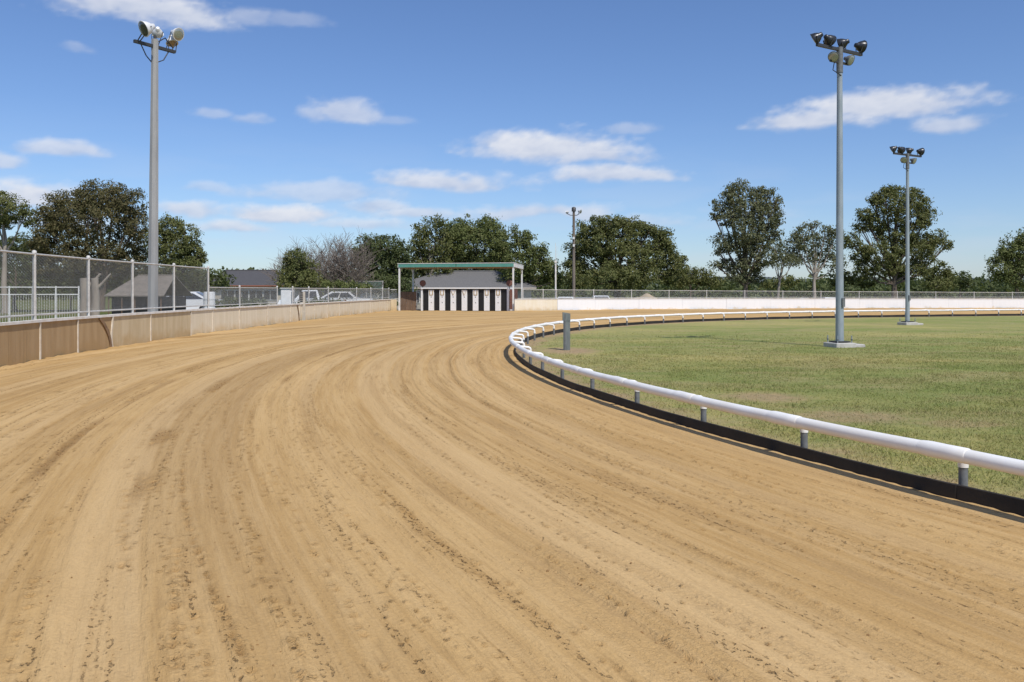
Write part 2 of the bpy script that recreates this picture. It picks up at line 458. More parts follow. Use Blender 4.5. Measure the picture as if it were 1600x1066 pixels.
# ------------------------------------------------------------------ track: swept along the rail, raked and trodden
def sand_material():
    m = bpy.data.materials.new('track_sand'); m.use_nodes = True
    t = NT(m.node_tree); t.n.clear()
    uvn = t.add('ShaderNodeAttribute', attribute_name='run').outputs['Vector']
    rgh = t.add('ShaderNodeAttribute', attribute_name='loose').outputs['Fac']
    ton = t.add('ShaderNodeAttribute', attribute_name='damp_shade').outputs['Fac']
    pos = t.add('ShaderNodeNewGeometry').outputs['Position']
    st = t.vec('MULTIPLY', uvn, (.06, 1, 1)).outputs[0]
    st2 = t.vec('MULTIPLY', uvn, (.22, 1, 1)).outputs[0]
    n1 = t.noise(st, 1.9, 4.0, .6, .1)       # broad rake bands
    n2 = t.noise(st, 13.0, 4.0, .65, .1)     # fine rake lines
    n2b = t.noise(st, 38.0, 3.0, .6, .1)
    n3 = t.noise(pos, .8, 5.0, .6)
    n4 = t.noise(pos, 60.0, 3.0, .7)
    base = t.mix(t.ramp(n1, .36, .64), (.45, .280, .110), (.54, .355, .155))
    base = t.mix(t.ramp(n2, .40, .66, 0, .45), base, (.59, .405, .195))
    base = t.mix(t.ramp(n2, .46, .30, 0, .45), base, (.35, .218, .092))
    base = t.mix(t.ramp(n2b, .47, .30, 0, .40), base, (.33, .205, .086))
    base = t.mix(t.ramp(n3, .42, .72, 0, .30), base, (.45, .285, .118))
    base = t.mix(t.math('MULTIPLY', ton, .42), base, (.325, .215, .105))  # moist bands together with furrow shade painted into the colour
    base = t.mix(t.math('MULTIPLY', t.add('ShaderNodeAttribute', attribute_name='pale').outputs['Fac'], .48), base, (.61, .425, .215))
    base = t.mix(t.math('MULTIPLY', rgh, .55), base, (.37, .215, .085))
    base = t.mix(t.ramp(n4, .30, .60, .18, 0), base, (.22, .13, .055))
    # crumbs turned up along thin raked lines: dark specks, hole shade painted into the small pits
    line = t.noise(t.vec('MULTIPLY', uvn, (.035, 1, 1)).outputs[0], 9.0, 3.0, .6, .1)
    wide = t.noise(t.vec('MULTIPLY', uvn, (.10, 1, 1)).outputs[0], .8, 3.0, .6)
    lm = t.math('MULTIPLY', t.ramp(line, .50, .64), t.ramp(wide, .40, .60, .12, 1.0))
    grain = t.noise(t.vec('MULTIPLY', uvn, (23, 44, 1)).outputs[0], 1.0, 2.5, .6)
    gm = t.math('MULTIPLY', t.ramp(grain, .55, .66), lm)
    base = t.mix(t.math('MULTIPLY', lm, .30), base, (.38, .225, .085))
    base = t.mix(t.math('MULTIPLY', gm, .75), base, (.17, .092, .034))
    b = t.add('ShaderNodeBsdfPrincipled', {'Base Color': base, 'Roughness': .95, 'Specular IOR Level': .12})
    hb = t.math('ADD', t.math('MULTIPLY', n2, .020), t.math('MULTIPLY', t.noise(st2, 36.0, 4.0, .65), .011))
    gr = t.math('MULTIPLY', t.noise(pos, 42.0, 4.0, .62), t.math('MULTIPLY_ADD', rgh, .030, .005))
    gr2 = t.math('MULTIPLY', t.noise(pos, 150.0, 2.0, .6), t.math('MULTIPLY_ADD', rgh, .006, .0022))
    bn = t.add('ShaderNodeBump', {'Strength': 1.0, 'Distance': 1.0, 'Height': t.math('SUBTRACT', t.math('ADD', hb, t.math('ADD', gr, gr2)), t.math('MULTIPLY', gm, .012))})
    t.put(b.inputs['Normal'], bn.outputs[0])
    t.add('ShaderNodeOutputMaterial', {'Surface': b.outputs[0]})
    return m
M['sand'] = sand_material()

def track_fields(s, d):
    """height, looseness, dampness with painted trough shade, and paleness of the sand at arc length s, distance d from the rail"""
    dw = d + .22 * (vnoise(s / 7.5, d / 6, 1) - .5) + .05 * (vnoise(s / 1.6, d / 1.5, 2) - .5)
    z0 = np.zeros_like(s)
    broad = vnoise(dw / .9, s / 40, 3); mid = vnoise(dw / .26, s / 22, 4); fine = vnoise(dw / .10, s / 10, 5); hair = vnoise(dw / .045, s / 5, 6)
    zone = smooth(.40, .62, vnoise(dw / 1.1, s / 9, 9))                       # where the surface is worked at all
    thin = smooth(.60, .78, .74 * vnoise(dw / .15, s / 26, 7) + .26 * vnoise(s / .9, dw / .25, 8))
    loose = np.clip(thin * (.22 + .70 * zone) + .12 * zone * smooth(.55, .85, vnoise(s / .5, dw / .16, 16)), 0, 1) * smooth(.8, 4.5, dw + 1.2)
    trough = smooth(.46, .22, .55 * mid + .45 * fine)
    damp_shade = np.clip(smooth(.55, .78, vnoise(dw / 1.2, s / 24, 10)) * (1 - loose) * .8 + .75 * trough * (.35 + .65 * vnoise(s / 4, dw / .8, 12)), 0, 1)  # moist bands, plus shade painted into the furrow troughs
    calm = 1 - .6 * smooth(.55, .78, vnoise(dw / 1.2, s / 24, 10))
    h = calm * (.034 * (broad - .5) + .026 * (mid - .5) + .016 * (fine - .5) + .007 * (hair - .5))
    h += loose * (.020 * (vnoise(s / .085, d / .07, 13) - .5) + .016 * (vnoise(s / .05, d / .045, 14) - .5) - .004)
    # trodden holes
    pale = smooth(.62, .74, vnoise(dw / .26, s / 45, 30)) * (1 - .7 * loose)
    g1 = vnoise(dw / .060, s / 30, 31); on = smooth(.35, .6, vnoise(dw / .5, s / 14, 32))
    groove = smooth(.70, .84, g1) * on; ridge_ = smooth(.30, .16, g1) * on
    h += -.010 * groove + .006 * ridge_
    damp_shade = np.clip(damp_shade + .55 * groove, 0, 1); pale = np.clip(pale + .6 * ridge_, 0, 1)  # grooves darkened and ridge tops lightened: furrow shading put into the colour
    hole = smooth(.84, .95, vnoise(s / .09, d / .07, 15)) * smooth(.15, .6, loose)
    h -= .022 * hole
    return h, loose, damp_shade, pale

def axis(segs):
    out = [segs[0][0]]
    for a, b, st in segs:
        n = max(1, int(round((b - a) / st))); out += list(a + (b - a) * np.arange(1, n + 1) / n)
    return np.array(out)
sa = axis([(S0 - 18, S0 - 5.0, .5), (S0 - 5.0, S0 + 3.0, .022), (S0 + 3.0, S0 + 8, .036), (S0 + 8, S0 + 16, .11), (S0 + 16, S0 + 45, .3), (S0 + 45, SMAX - .5, .8)])
da = axis([(.012, 7.0, .0140), (7.2, 12, .05), (12, 34, .25)])
SS, DD = np.meshgrid(sa, da, indexing='ij')
TX, TY = off(SS, DD)
H, LO, DA, PA = track_fields(SS, DD)
def stamp_prints():
    """paw and tyre dents running in files along the track"""
    rg = np.random.default_rng(23)
    for k in range(130):
        d0 = rg.uniform(.4, 9.0); s0 = S0 + rg.uniform(-8, 12); ln = rg.uniform(2, 13); ph = rg.random() * 6.28
        s_ = s0; gap = rg.uniform(.04, .12); sz = rg.uniform(.38, .80) * (1.25 if d0 > 4.2 else 1.0); jt = rg.choice([.005, .009, .016, .035])
        while s_ < s0 + ln:
            s_ += gap * rg.uniform(.5, 1.7)
            if rg.random() < .3: continue
            dd_ = d0 + .10 * math.sin(s_ * .5 + ph) + rg.normal(0, jt)
            i = np.searchsorted(sa, s_); j = np.searchsorted(da, dd_)
            if i < 4 or i > len(sa) - 5 or j < 6 or j > len(da) - 7: continue
            w1 = 4; w2 = 6
            ss_ = sa[i-w1:i+w1+1][:, None]; dq = da[j-w2:j+w2+1][None]
            rs = .024 * sz * rg.uniform(.7, 1.4); rd = .019 * sz * rg.uniform(.7, 1.3)
            e2 = ((ss_ - s_) / rs) ** 2 + ((dq - dd_) / rd) ** 2
            dent = np.exp(-e2); rim = np.exp(-(np.sqrt(e2) - 1.7) ** 2 * 2.5)
            dep = .022 * sz ** .7 * rg.uniform(.35, 1.2)
            H[i-w1:i+w1+1, j-w2:j+w2+1] += -dep * dent + dep * .28 * rim
            LO[i-w1:i+w1+1, j-w2:j+w2+1] = np.clip(LO[i-w1:i+w1+1, j-w2:j+w2+1] + .65 * dent + .05 * rim, 0, 1)  # dents also darkened through this mask, their shade put into the colour
stamp_prints()
edge = smooth(0, .10, DD); H = H * edge + smooth(.16, .02, DD) * (.006 * smooth(.35, .75, vnoise(SS / .45, DD * 0, 61)) + .010 * vnoise(SS / .07, DD / .05, 62))
# sand thrown up against the foot of the outer wall
for ln in (WL, WR):
    q = ln.q[::6]
    sel_ = (DD > 6)
    dist = np.full(TX.shape, 99.0)
    xs, ys = TX[sel_], TY[sel_]; dm = np.full(xs.shape, 99.0)
    for p in q: dm = np.minimum(dm, np.hypot(xs - p[0], ys - p[1]))
    dist[sel_] = dm
    H += smooth(1.0, .1, dist) * (.008 + .03 * vnoise(TX / .5, TY / .5, 21)) + smooth(.5, .1, dist) * .03 * vnoise(TX / .12, TY / .12, 22)
ns, nd = SS.shape
idx = np.arange(ns * nd).reshape(ns, nd)
Q = np.stack([idx[:-1, :-1], idx[:-1, 1:], idx[1:, 1:], idx[1:, :-1]], -1).reshape(-1, 4)
V = np.stack([TX, TY, H], -1).reshape(-1, 3)
cx = V[Q].mean(1)
near = (cx[:, 1] > -14)
keep = near & inside_poly(cx[:, 0], cx[:, 1], FIELD)
Q = Q[keep]
used = np.zeros(len(V), bool); used[Q.ravel()] = True
re = np.cumsum(used) - 1
Q = re[Q][:, ::-1]
if True:
    a = V[used][Q[0]]
    if np.cross(a[1] - a[0], a[2] - a[0])[2] < 0: Q = Q[:, ::-1]
trk = np_mesh('dirt_track', V[used], Q, M['sand'], attrs={'run': np.stack([SS, DD, 0 * SS], -1).reshape(-1, 3)[used], 'loose': LO.ravel()[used], 'damp_shade': DA.ravel()[used], 'pale': PA.ravel()[used]}, smooth=True)
tag(trk, kind='structure')

# loose clods lying in the trodden bands
def clods(n):
    # candidates in plan, near the camera, denser where the sand is loose
    y = 2.4 + (RNG.random(n * 6) ** 1.9) * 22; x = (RNG.random(n * 6) - .5) * (2.6 + y * 1.25)
    # nearest rail parameter
    ss = np.linspace(S0 - 6, S0 + 30, 700); px_, py_ = curve(ss); nx, ny = outward(ss)
    k = np.empty(len(x), int)
    for i in range(0, len(x), 20000):
        k[i:i+20000] = np.argmin((x[i:i+20000, None] - px_) ** 2 + (y[i:i+20000, None] - py_) ** 2, 1)
    d = (x - px_[k]) * nx[k] + (y - py_[k]) * ny[k]; s = ss[k]
    ok = (d > .15) & (d < 9.0) & inside_poly(x, y, FIELD)
    x, y, s, d = x[ok], y[ok], s[ok], d[ok]
    h, lo, dm, _p = track_fields(s, d)
    ok = RNG.random(len(x)) < (.004 + .9 * lo ** 1.4) * (.25 + .75 * smooth(2.0, 5.0, d))
    x, y, h, lo_ = x[ok][:n], y[ok][:n], h[ok][:n], lo[ok][:n]
    m = len(x)
    r = .003 + (.003 + .007 * lo_) * RNG.random(m) ** 3.0
    oc = np.array([(1, 0, 0), (-1, 0, 0), (0, 1, 0), (0, -1, 0), (0, 0, 1), (0, 0, -1)], float)
    of = np.array([(0, 2, 4), (2, 1, 4), (1, 3, 4), (3, 0, 4), (2, 0, 5), (1, 2, 5), (3, 1, 5), (0, 3, 5)])
    v = oc[None] * (.6 + .8 * RNG.random((m, 6, 1))) * r[:, None, None]
    a = RNG.random(m) * 6.28; ca, sa_ = np.cos(a)[:, None], np.sin(a)[:, None]
    vx = v[..., 0] * 1.25 * ca - v[..., 1] * sa_; vy = v[..., 0] * 1.25 * sa_ + v[..., 1] * ca
    v = np.stack([vx + x[:, None], vy + y[:, None], v[..., 2] * .8 + h[:, None] + r[:, None] * .35], -1)
    f = (of[None] + (np.arange(m) * 6)[:, None, None]).reshape(-1, 3)
    o = np_mesh('sand_clods', v.reshape(-1, 3), f, M['clod'])
    tag(o, 'loose crumbs of sand lying in the trodden bands of the track', 'clods', kind='stuff')
M['clod'] = mat('damp_sand_clod', (.34, .205, .09), .95, var=(.22, .128, .055), vscale=9, spec=.1)
clods(22000)

# ------------------------------------------------------------------ infield grass
def grass_nodes(t, edge):
    pos = t.add('ShaderNodeNewGeometry').outputs['Position']
    fl = t.vec('MULTIPLY', pos, (1, 1, 0)).outputs[0]
    fs = t.vec('MULTIPLY', pos, (.45, 1, 0)).outputs[0]
    big = t.noise(fs, .16, 4.0, .6, .4); med = t.noise(fs, .9, 5.0, .6, .3); small = t.noise(fl, 6.0, 4.0, .65)
    c = t.mix(t.ramp(big, .42, .60), (.255, .278, .080), (.46, .385, .145))
    c = t.mix(t.ramp(med, .40, .66, 0, .8), c, (.40, .33, .15))
    c = t.mix(t.ramp(t.noise(fs, 2.6, 5.0, .65, .3), .48, .68, 0, .45), c, (.19, .25, .065))
    c = t.mix(t.ramp(small, .35, .7, 0, .40), c, (.18, .23, .06))
    c = t.mix(t.ramp(small, .62, .8, 0, .6), c, (.42, .345, .185))
    # worn, bare ground: by the rail, in patches, and round the marker post
    bare = t.ramp(t.math('ADD', t.math('MULTIPLY', edge, .62), t.math('MULTIPLY', t.noise(fl, 1.7, 5.0, .65), .7)), .70, .98)
    patch = t.ramp(t.noise(fs, .55, 4.0, .65, .6), .635, .72, 0, .8)
    def spot(x, y, rx, ry, k=1.0):
        q = t.vec('MULTIPLY_ADD', fl, (1 / rx, 1 / ry, 0), (-x / rx, -y / ry, 0)).outputs[0]
        l = t.vec('LENGTH', q).outputs['Value']
        return t.ramp(t.math('ADD', l, t.math('MULTIPLY', small, .9)), 1.45, .75, 0, k)
    sp = t.math('MAXIMUM', spot(1.35, 20.0, .95, 1.6), spot(3.35, 11.3, .75, .75, .8))
    sp = t.math('MAXIMUM', sp, spot(3.75, 9.5, .9, .7, .7))
    sp = t.math('MAXIMUM', sp, spot(4.7, 9.0, .7, .4, .55))
    bare = t.math('MAXIMUM', bare, t.math('MAXIMUM', patch, sp))
    dirt = t.mix(t.ramp(small, .3, .7), (.46, .31, .18), (.36, .255, .155))
    return t.mix(t.math('MULTIPLY', bare, .85), c, dirt), small, bare

def grass_material(name, blades=False):
    m = bpy.data.materials.new(name); m.use_nodes = True
    t = NT(m.node_tree); t.n.clear()
    edge = t.add('ShaderNodeAttribute', attribute_name='edge').outputs['Fac']
    c, small, bare = grass_nodes(t, edge)
    if blades:
        rnd = t.add('ShaderNodeNewGeometry').outputs['Random Per Island']
        c = t.mix(t.ramp(rnd, .45, 1, 0, .55), c, (.44, .38, .19))
        c = t.mix(t.ramp(rnd, .0, .4, .5, 0), c, (.24, .30, .085))
    b = t.add('ShaderNodeBsdfPrincipled', {'Base Color': c, 'Roughness': .85, 'Specular IOR Level': .15})
    if blades:
        tr = t.add('ShaderNodeBsdfTranslucent', {'Color': c})
        mx = t.add('ShaderNodeMixShader', {0: .3, 1: b.outputs[0], 2: tr.outputs[0]})
        t.add('ShaderNodeOutputMaterial', {'Surface': mx.outputs[0]})
    else:
        pos = t.add('ShaderNodeNewGeometry').outputs['Position']
        bn = t.add('ShaderNodeBump', {'Strength': 1.0, 'Distance': .05, 'Height': t.noise(t.vec('MULTIPLY', pos, (1, 1, 0)).outputs[0], 18.0, 5.0, .7)})
        t.put(b.inputs['Normal'], bn.outputs[0])
        t.add('ShaderNodeOutputMaterial', {'Surface': b.outputs[0]})
    return m
M['grass'] = grass_material('infield_turf'); M['blade'] = grass_material('grass_blades', True)

ss = np.linspace(S0 - 20, SMAX - 1, 420)
offs = [.012, -.12, -.35, -.7, -1.2, -2.0]
vs = []; ed = []
for o_ in offs:
    x, y = off(ss, o_); vs.append(np.c_[x, y, np.full(len(ss), -.012)]); ed.append(np.full(len(ss), float(smooth(-1.6, 0, np.array(o_)))))
n = len(ss); vs = np.concatenate(vs); ed = np.concatenate(ed)
q = []
for r in range(len(offs) - 1):
    a = r * n + np.arange(n - 1); q.append(np.c_[a, a + 1, a + n + 1]); q.append(np.c_[a, a + n + 1, a + n])
q = np.concatenate(q)
inner = vs[(len(offs) - 1) * n:]
poly = [Vector(p) for p in inner] + [Vector((66, -14, -.012))]
tri = tessellate_polygon([poly])
vs = np.r_[vs, [(66, -14, -.012)]]; ed = np.r_[ed, 0.0]
tri = np.array([[(len(offs) - 1) * n + i if i < n else len(vs) - 1 for i in t_] for t_ in tri])
al = np.concatenate([q, tri])
nz = np.cross(vs[al[:, 1]] - vs[al[:, 0]], vs[al[:, 2]] - vs[al[:, 0]])[:, 2]
al[nz < 0] = al[nz < 0][:, ::-1]
inf = np_mesh('infield', vs, al, M['grass'], attrs={'edge': ed}); tag(inf, kind='structure')

def in_field_dist(x, y):
    ss = np.linspace(S0 - 8, SMAX - 1, 900); px_, py_ = curve(ss); nx, ny = outward(ss); d = np.empty(len(x))
    for i in range(0, len(x), 20000):
        sl_ = slice(i, i + 20000)
        k = np.argmin((x[sl_, None] - px_) ** 2 + (y[sl_, None] - py_) ** 2, 1)
        d[sl_] = (x[sl_] - px_[k]) * nx[k] + (y[sl_] - py_[k]) * ny[k]
    return -d                                     # positive inside the field

def blades(n):
    y = 4.5 + RNG.random(n) ** 1.6 * 27; x = RNG.random(n) * (2.0 + y * .64)
    d = in_field_dist(x, y)
    keepp = d > .03
    dens = smooth(0, 1.4, d) * .8 + .12
    # worn patches carry little grass
    for (bx, by, rx, ry, k) in ((1.35, 20.0, .95, 1.6, .95), (3.35, 11.3, .75, .75, .8), (3.75, 9.5, .9, .7, .7)):
        dens *= 1 - k * smooth(1.2, .5, np.hypot((x - bx) / rx, (y - by) / ry))
    dens *= .35 + .65 * smooth(.25, .55, vnoise(x / .5, y / .5, 31))
    dens *= smooth(32, 14, y)
    keepp &= RNG.random(n) < dens
    x, y, d = x[keepp], y[keepp], d[keepp]; m = len(x)
    tuft = vnoise(x / .35, y / .35, 33)
    h = (.010 + .026 * RNG.random(m) ** 1.8) * (.55 + .9 * tuft); wd = .0022 + .0022 * RNG.random(m) + y * .00022
    a = RNG.random(m) * 6.28; ln = h * (.3 + 1.1 * RNG.random(m)); b2 = RNG.random(m) * 6.28
    bx = np.cos(a) * wd; by = np.sin(a) * wd
    v = np.stack([np.c_[x - bx, y - by, np.full(m, -.014)], np.c_[x + bx, y + by, np.full(m, -.014)],
                  np.c_[x + np.cos(b2) * ln, y + np.sin(b2) * ln, h - .012]], 1).reshape(-1, 3)
    f = np.arange(m * 3).reshape(-1, 3)
    e = np.repeat(smooth(1.6, 0, d), 3)
    o = np_mesh('grass_blades', v, f, M['blade'], attrs={'edge': e})
    tag(o, 'short dry green grass growing inside the white rail', 'grass', kind='stuff')
blades(400000)

# ------------------------------------------------------------------ ground outside the track
def outer_ground():
    m = bpy.data.materials.new('rough_paddock'); m.use_nodes = True
    t = NT(m.node_tree); t.n.clear()
    pos = t.add('ShaderNodeNewGeometry').outputs['Position']
    f = t.vec('MULTIPLY', pos, (1, 1, 0)).outputs[0]
    c = t.mix(t.ramp(t.noise(f, .12, 5.0), .4, .65), (.085, .115, .032), (.16, .15, .06))
    c = t.mix(t.ramp(t.noise(f, 2.0, 5.0), .4, .75, 0, .5), c, (.20, .17, .085))
    b = t.add('ShaderNodeBsdfPrincipled', {'Base Color': c, 'Roughness': .9, 'Specular IOR Level': .1})
    bn = t.add('ShaderNodeBump', {'Distance': .08, 'Height': t.noise(f, 8.0, 5.0, .7)})
    t.put(b.inputs['Normal'], bn.outputs[0])
    t.add('ShaderNodeOutputMaterial', {'Surface': b.outputs[0]})
    return m
M['paddock'] = outer_ground()
gy = np.r_[-400, -60, -20, np.linspace(-10, 60, 20), np.linspace(62, 90, 29), 110, 150, 220, 400, 900, 2500, 5000]
gx = np.r_[-4000, -1200, -400, -150, np.linspace(-80, 80, 33), 150, 400, 1200, 4000]
GX, GY = np.meshgrid(gx, gy, indexing='ij')
GZ = -.10 - .85 * smooth(66, 84, GY)
ii = np.arange(GX.size).reshape(GX.shape)
gq = np.stack([ii[:-1, :-1], ii[1:, :-1], ii[1:, 1:], ii[:-1, 1:]], -1).reshape(-1, 4)
g = np_mesh('ground', np.stack([GX, GY, GZ], -1).reshape(-1, 3), gq, M['paddock']); tag(g, kind='structure')

# low wooded hills on the skyline
hx = np.linspace(-2600, 2600, 260)
hb_ = []
for yy, k in ((1500, .55), (1700, 1.0), (2000, .7), (2300, 0)):
    hh = (10 + 20 * vnoise(hx / 420, hx * 0, 41) + 10 * vnoise(hx / 70, hx * 0, 42)) * k if k else hx * 0 - 3
    hb_.append(np.c_[hx, np.full(len(hx), float(yy)), hh - (3 if k else 0)])
hb_.insert(0, np.c_[hx, np.full(len(hx), 1350.0), np.full(len(hx), -3.0)])
n = len(hx); hv = np.concatenate(hb_); a = np.arange(n - 1)
hq = np.concatenate([np.c_[r * n + a, r * n + a + 1, (r + 1) * n + a + 1, (r + 1) * n + a] for r in range(4)])
o = np_mesh('hills', hv, hq, M['hill'], smooth=True); tag(o, kind='structure')

# ------------------------------------------------------------------ inside running rail
rx0, ry0 = curve(S0)
rail = thing('running_rail', (float(rx0), float(ry0), 0), 'curved white pipe running rail on short grey posts with black kickboard', 'running rail')
POST_S = np.array([S0 - 3.4 + 1.56 * i for i in range(60)])
POST_S = POST_S[POST_S < SMAX - 16]
# align one post with the one seen below the rail at photo x = 1255
_xs, _ys = off(np.linspace(S0 - 2, S0 + 6, 800), -.15)
_hit = np.linspace(S0 - 2, S0 + 6, 800)[np.argmin(abs((_xs / _ys * F + CX) - 1256))]
POST_S += (_hit - POST_S[0]) % 1.56
RZ = .325
pm = MB().tube([(-.15, 0, -.05), (-.15, 0, .235)], .030, 12).mesh('post', M['galv_post'])
cm = MB().tube([(-.15, 0, .192), (-.15, 0, .236)], .0345, 12).mesh('post_collar', M['pvc'])
am = MB().tube([(-.15, 0, .235), (-.151, 0, .258), (-.143, 0, .288), (-.115, 0, .304), (-.04, 0, .312), (.045, 0, .318), (.10, 0, RZ)], [.024, .024, .025, .025, .026, .028, .030], 10).mesh('gooseneck_arm', M['pvc'])
jit = np.random.default_rng(3).normal(0, .006, len(POST_S))
for i, s in enumerate(POST_S):
    x, y = curve(s); nx, ny = outward(s); a = math.atan2(ny, nx)
    p = link('post', pm, rail, (x, y, 0), a)
    c = link('post_collar', cm, p); c.location = (0, 0, 0)
    link('gooseneck_arm', am, rail, (x, y, jit[i] * .3), a)
for i in range(len(POST_S)):
    sa_, sb_ = POST_S[i], (POST_S[i + 1] if i + 1 < len(POST_S) else POST_S[i] + 1.56)
    if i == 0: sa_ -= 4.0
    pts = []
    for k, s in enumerate(np.linspace(sa_, sb_, 9 if i else 20)):
        x, y = off(s, .10); sag = .004 * math.sin(math.pi * k / 8) if i else 0
        pts.append((x, y, RZ - sag + (jit[i] * (1 - k / 8) + (jit[i + 1] if i + 1 < len(POST_S) else 0) * k / 8 if i else jit[0]) * .5))
    MB().tube(pts, .0478, 14).build('rail_pipe', M['pvc'], rail)
    s = POST_S[i]; pts = []; rr = []
    for u, r in ((-.24, .0486), (-.234, .0518), (-.10, .0518), (.03, .0540), (.075, .0528), (.12, .0486)):
        x, y = off(s + u, .10); pts.append((x, y, RZ + jit[i] * .5)); rr.append(r)
    MB().tube(pts, rr, 14).build('coupling_sleeve', M['pvc'], rail)
# black kickboard in overlapping lengths, its lower edge a little clear of the sand in places
KB = np.arange(POST_S[0] - 6.3, POST_S[-1] + 3, 3.12)
for i in range(len(KB) - 1):
    mb = MB(); n = 11; vs = []
    for k, s in enumerate(np.linspace(KB[i] - .02, KB[i + 1] + .02, n)):
        for d, z in ((.010 + .006 * (i % 2), -.03), (.010 + .006 * (i % 2), .098), (.004 + .006 * (i % 2), .103), (-.006 + .006 * (i % 2), .103), (-.006 + .006 * (i % 2), -.03)):
            x, y = off(s, d + .002); w_ = .005 * math.sin(s * 2.1)
            vs.append((x, y, z + (w_ if z > 0 else 0)))
    fs = [(k * 5 + j, k * 5 + (j + 1) % 5, (k + 1) * 5 + (j + 1) % 5, (k + 1) * 5 + j) for k in range(n - 1) for j in range(5)]
    fs += [(0, 1, 2, 3, 4), tuple((n - 1) * 5 + j for j in (4, 3, 2, 1, 0))]
    mb.add(vs, fs); mb.build('kickboard', M['rubber'], rail)

# ------------------------------------------------------------------ outer walls
def wall_mat(name, a, b, stain, stain_h=.35):
    m = bpy.data.materials.new(name); m.use_nodes = True
    t = NT(m.node_tree); t.n.clear()
    pos = t.add('ShaderNodeNewGeometry').outputs['Position']; sp = t.add('ShaderNodeSeparateXYZ', {0: pos})
    st = t.vec('MULTIPLY', pos, (1, 1, .12)).outputs[0]
    c = t.mix(t.ramp(t.noise(st, 5.0, 4.0), .35, .7), a, b)
    f = t.math('ADD', sp.outputs[2], t.math('MULTIPLY', t.math('SUBTRACT', t.noise(pos, 2.2, 5.0, .65), .5), .9))
    c = t.mix(t.ramp(f, stain_h, -.05, 0, .8), c, stain)
    c = t.mix(t.ramp(t.noise(pos, 30.0, 3.0), .6, .8, 0, .25), c, stain)
    bs = t.add('ShaderNodeBsdfPrincipled', {'Base Color': c, 'Roughness': .75, 'Specular IOR Level': .2})
    wv = t.add('ShaderNodeTexWave', {'Vector': pos, 'Scale': 7.0, 'Distortion': .15}, wave_type='BANDS', bands_direction='DIAGONAL')
    wv2 = t.noise(t.vec('MULTIPLY', pos, (1, 1, .02)).outputs[0], 14.0, 2.0)
    bn = t.add('ShaderNodeBump', {'Distance': .012, 'Height': wv2}); t.put(bs.inputs['Normal'], bn.outputs[0])
    t.add('ShaderNodeOutputMaterial', {'Surface': bs.outputs[0]})
    return m
M['panel_brown'] = wall_mat('brown_wall_panel', (.38, .255, .13), (.44, .305, .165), (.38, .25, .115))
M['panel_tan'] = wall_mat('tan_wall_panel', (.52, .41, .25), (.60, .49, .32), (.48, .335, .165))
M['panel_cream'] = wall_mat('cream_wall_panel', (.68, .59, .43), (.74, .65, .50), (.60, .45, .25))
M['panel_yellow'] = wall_mat('sand_stained_white_panel', (.74, .66, .50), (.78, .72, .60), (.62, .47, .27))
M['panel_white'] = wall_mat('white_wall_panel', (.82, .82, .82), (.80, .80, .795), (.72, .62, .47), .12)
M['batten'] = mat('cream_batten', (.66, .60, .50), .7, var=(.55, .46, .34), vscale=8)
M['strip'] = mat('slanted_mark_brown', (.27, .17, .09), .85, var=(.17, .105, .06), vscale=9)
M['cap'] = mat('white_wall_cap', (.76, .74, .71), .6, var=(.62, .57, .50), vscale=4)

def strip(line, t0, t1, s0, s1, z0, z1, name, m, parent, zt=None, n=None):
    """box following a line between t0 and t1, from side s0 to s1, z0 to z1"""
    n = n or max(2, int((t1 - t0) / .6) + 1); vs = []
    for t in np.linspace(t0, t1, n):
        for sd, z in ((s0, z0), (s1, z0), (s1, z1), (s0, z1)):
            p = line.p(t, sd); vs.append((p.x, p.y, z))
    fs = [(k * 4 + j, k * 4 + (j + 1) % 4, (k + 1) * 4 + (j + 1) % 4, (k + 1) * 4 + j) for k in range(n - 1) for j in range(4)]
    fs += [(0, 1, 2, 3), tuple((n - 1) * 4 + j for j in (3, 2, 1, 0))]
    return MB().add(vs, fs).build(name, m, parent)

p0 = WL.p(WL.at_px(62))
wallL = thing('panel_wall', (p0.x, p0.y, 0), 'low tan sand-stained panel wall along the outside of the track', 'wall')
J = [WL.at_px(x) for x in (62, 121, 175, 235, 298, 332, 374, 418, 454, 468)]
pre = [J[0] - 2.1 * k for k in range(7, 0, -1) if J[0] - 2.1 * k > 1.0]
post_ = list(np.arange(J[-1] + 2.4, WL.len - .8, 2.4)) + [WL.len]
JT = pre + J + post_
for i in range(len(JT) - 1):
    a, b = JT[i], JT[i + 1]
    y = WL.p(a).y
    m = 'panel_brown' if y < 18.9 else ('panel_tan' if y < 25 else 'panel_cream')
    strip(WL, a + .006, b - .006, .006 * (i % 3 == 1), .05, -.1, .765, 'wall_panel', M[m], wallL)
    strip(WL, a + .002, b - .002, -.035, .075, .768, .82 + .004 * (i % 2), 'wall_cap', M['cap'], wallL)
for i, a in enumerate(JT[:-1]):
    p = WL.p(a, -.012); q = WL.p(a + .3, -.012)
    if abs(a - J[-1]) < .01 or abs(a - J[2]) < .01:      # two bent battens
        k = -.10
        mb = MB(); n_ = 7
        for u in range(n_ - 1):
            def pt(u):
                f_ = u / (n_ - 1); r_ = WL.p(a + k * math.sin(f_ * 2.6) * (1 - f_) * 1.6, -.02); return (r_.x, r_.y, .0 + f_ * .766)
            mb.beam(pt(u), pt(u + 1.02), .045, .03, up=(1, 0, 0))
        mb.build('wall_batten', M['batten'], wallL)
        continue
    ang = math.atan2(q.y - p.y, q.x - p.x)
    MB().box((p.x, p.y, .36), (.042, .022, .80), ang).build('wall_batten', M['batten'], wallL)
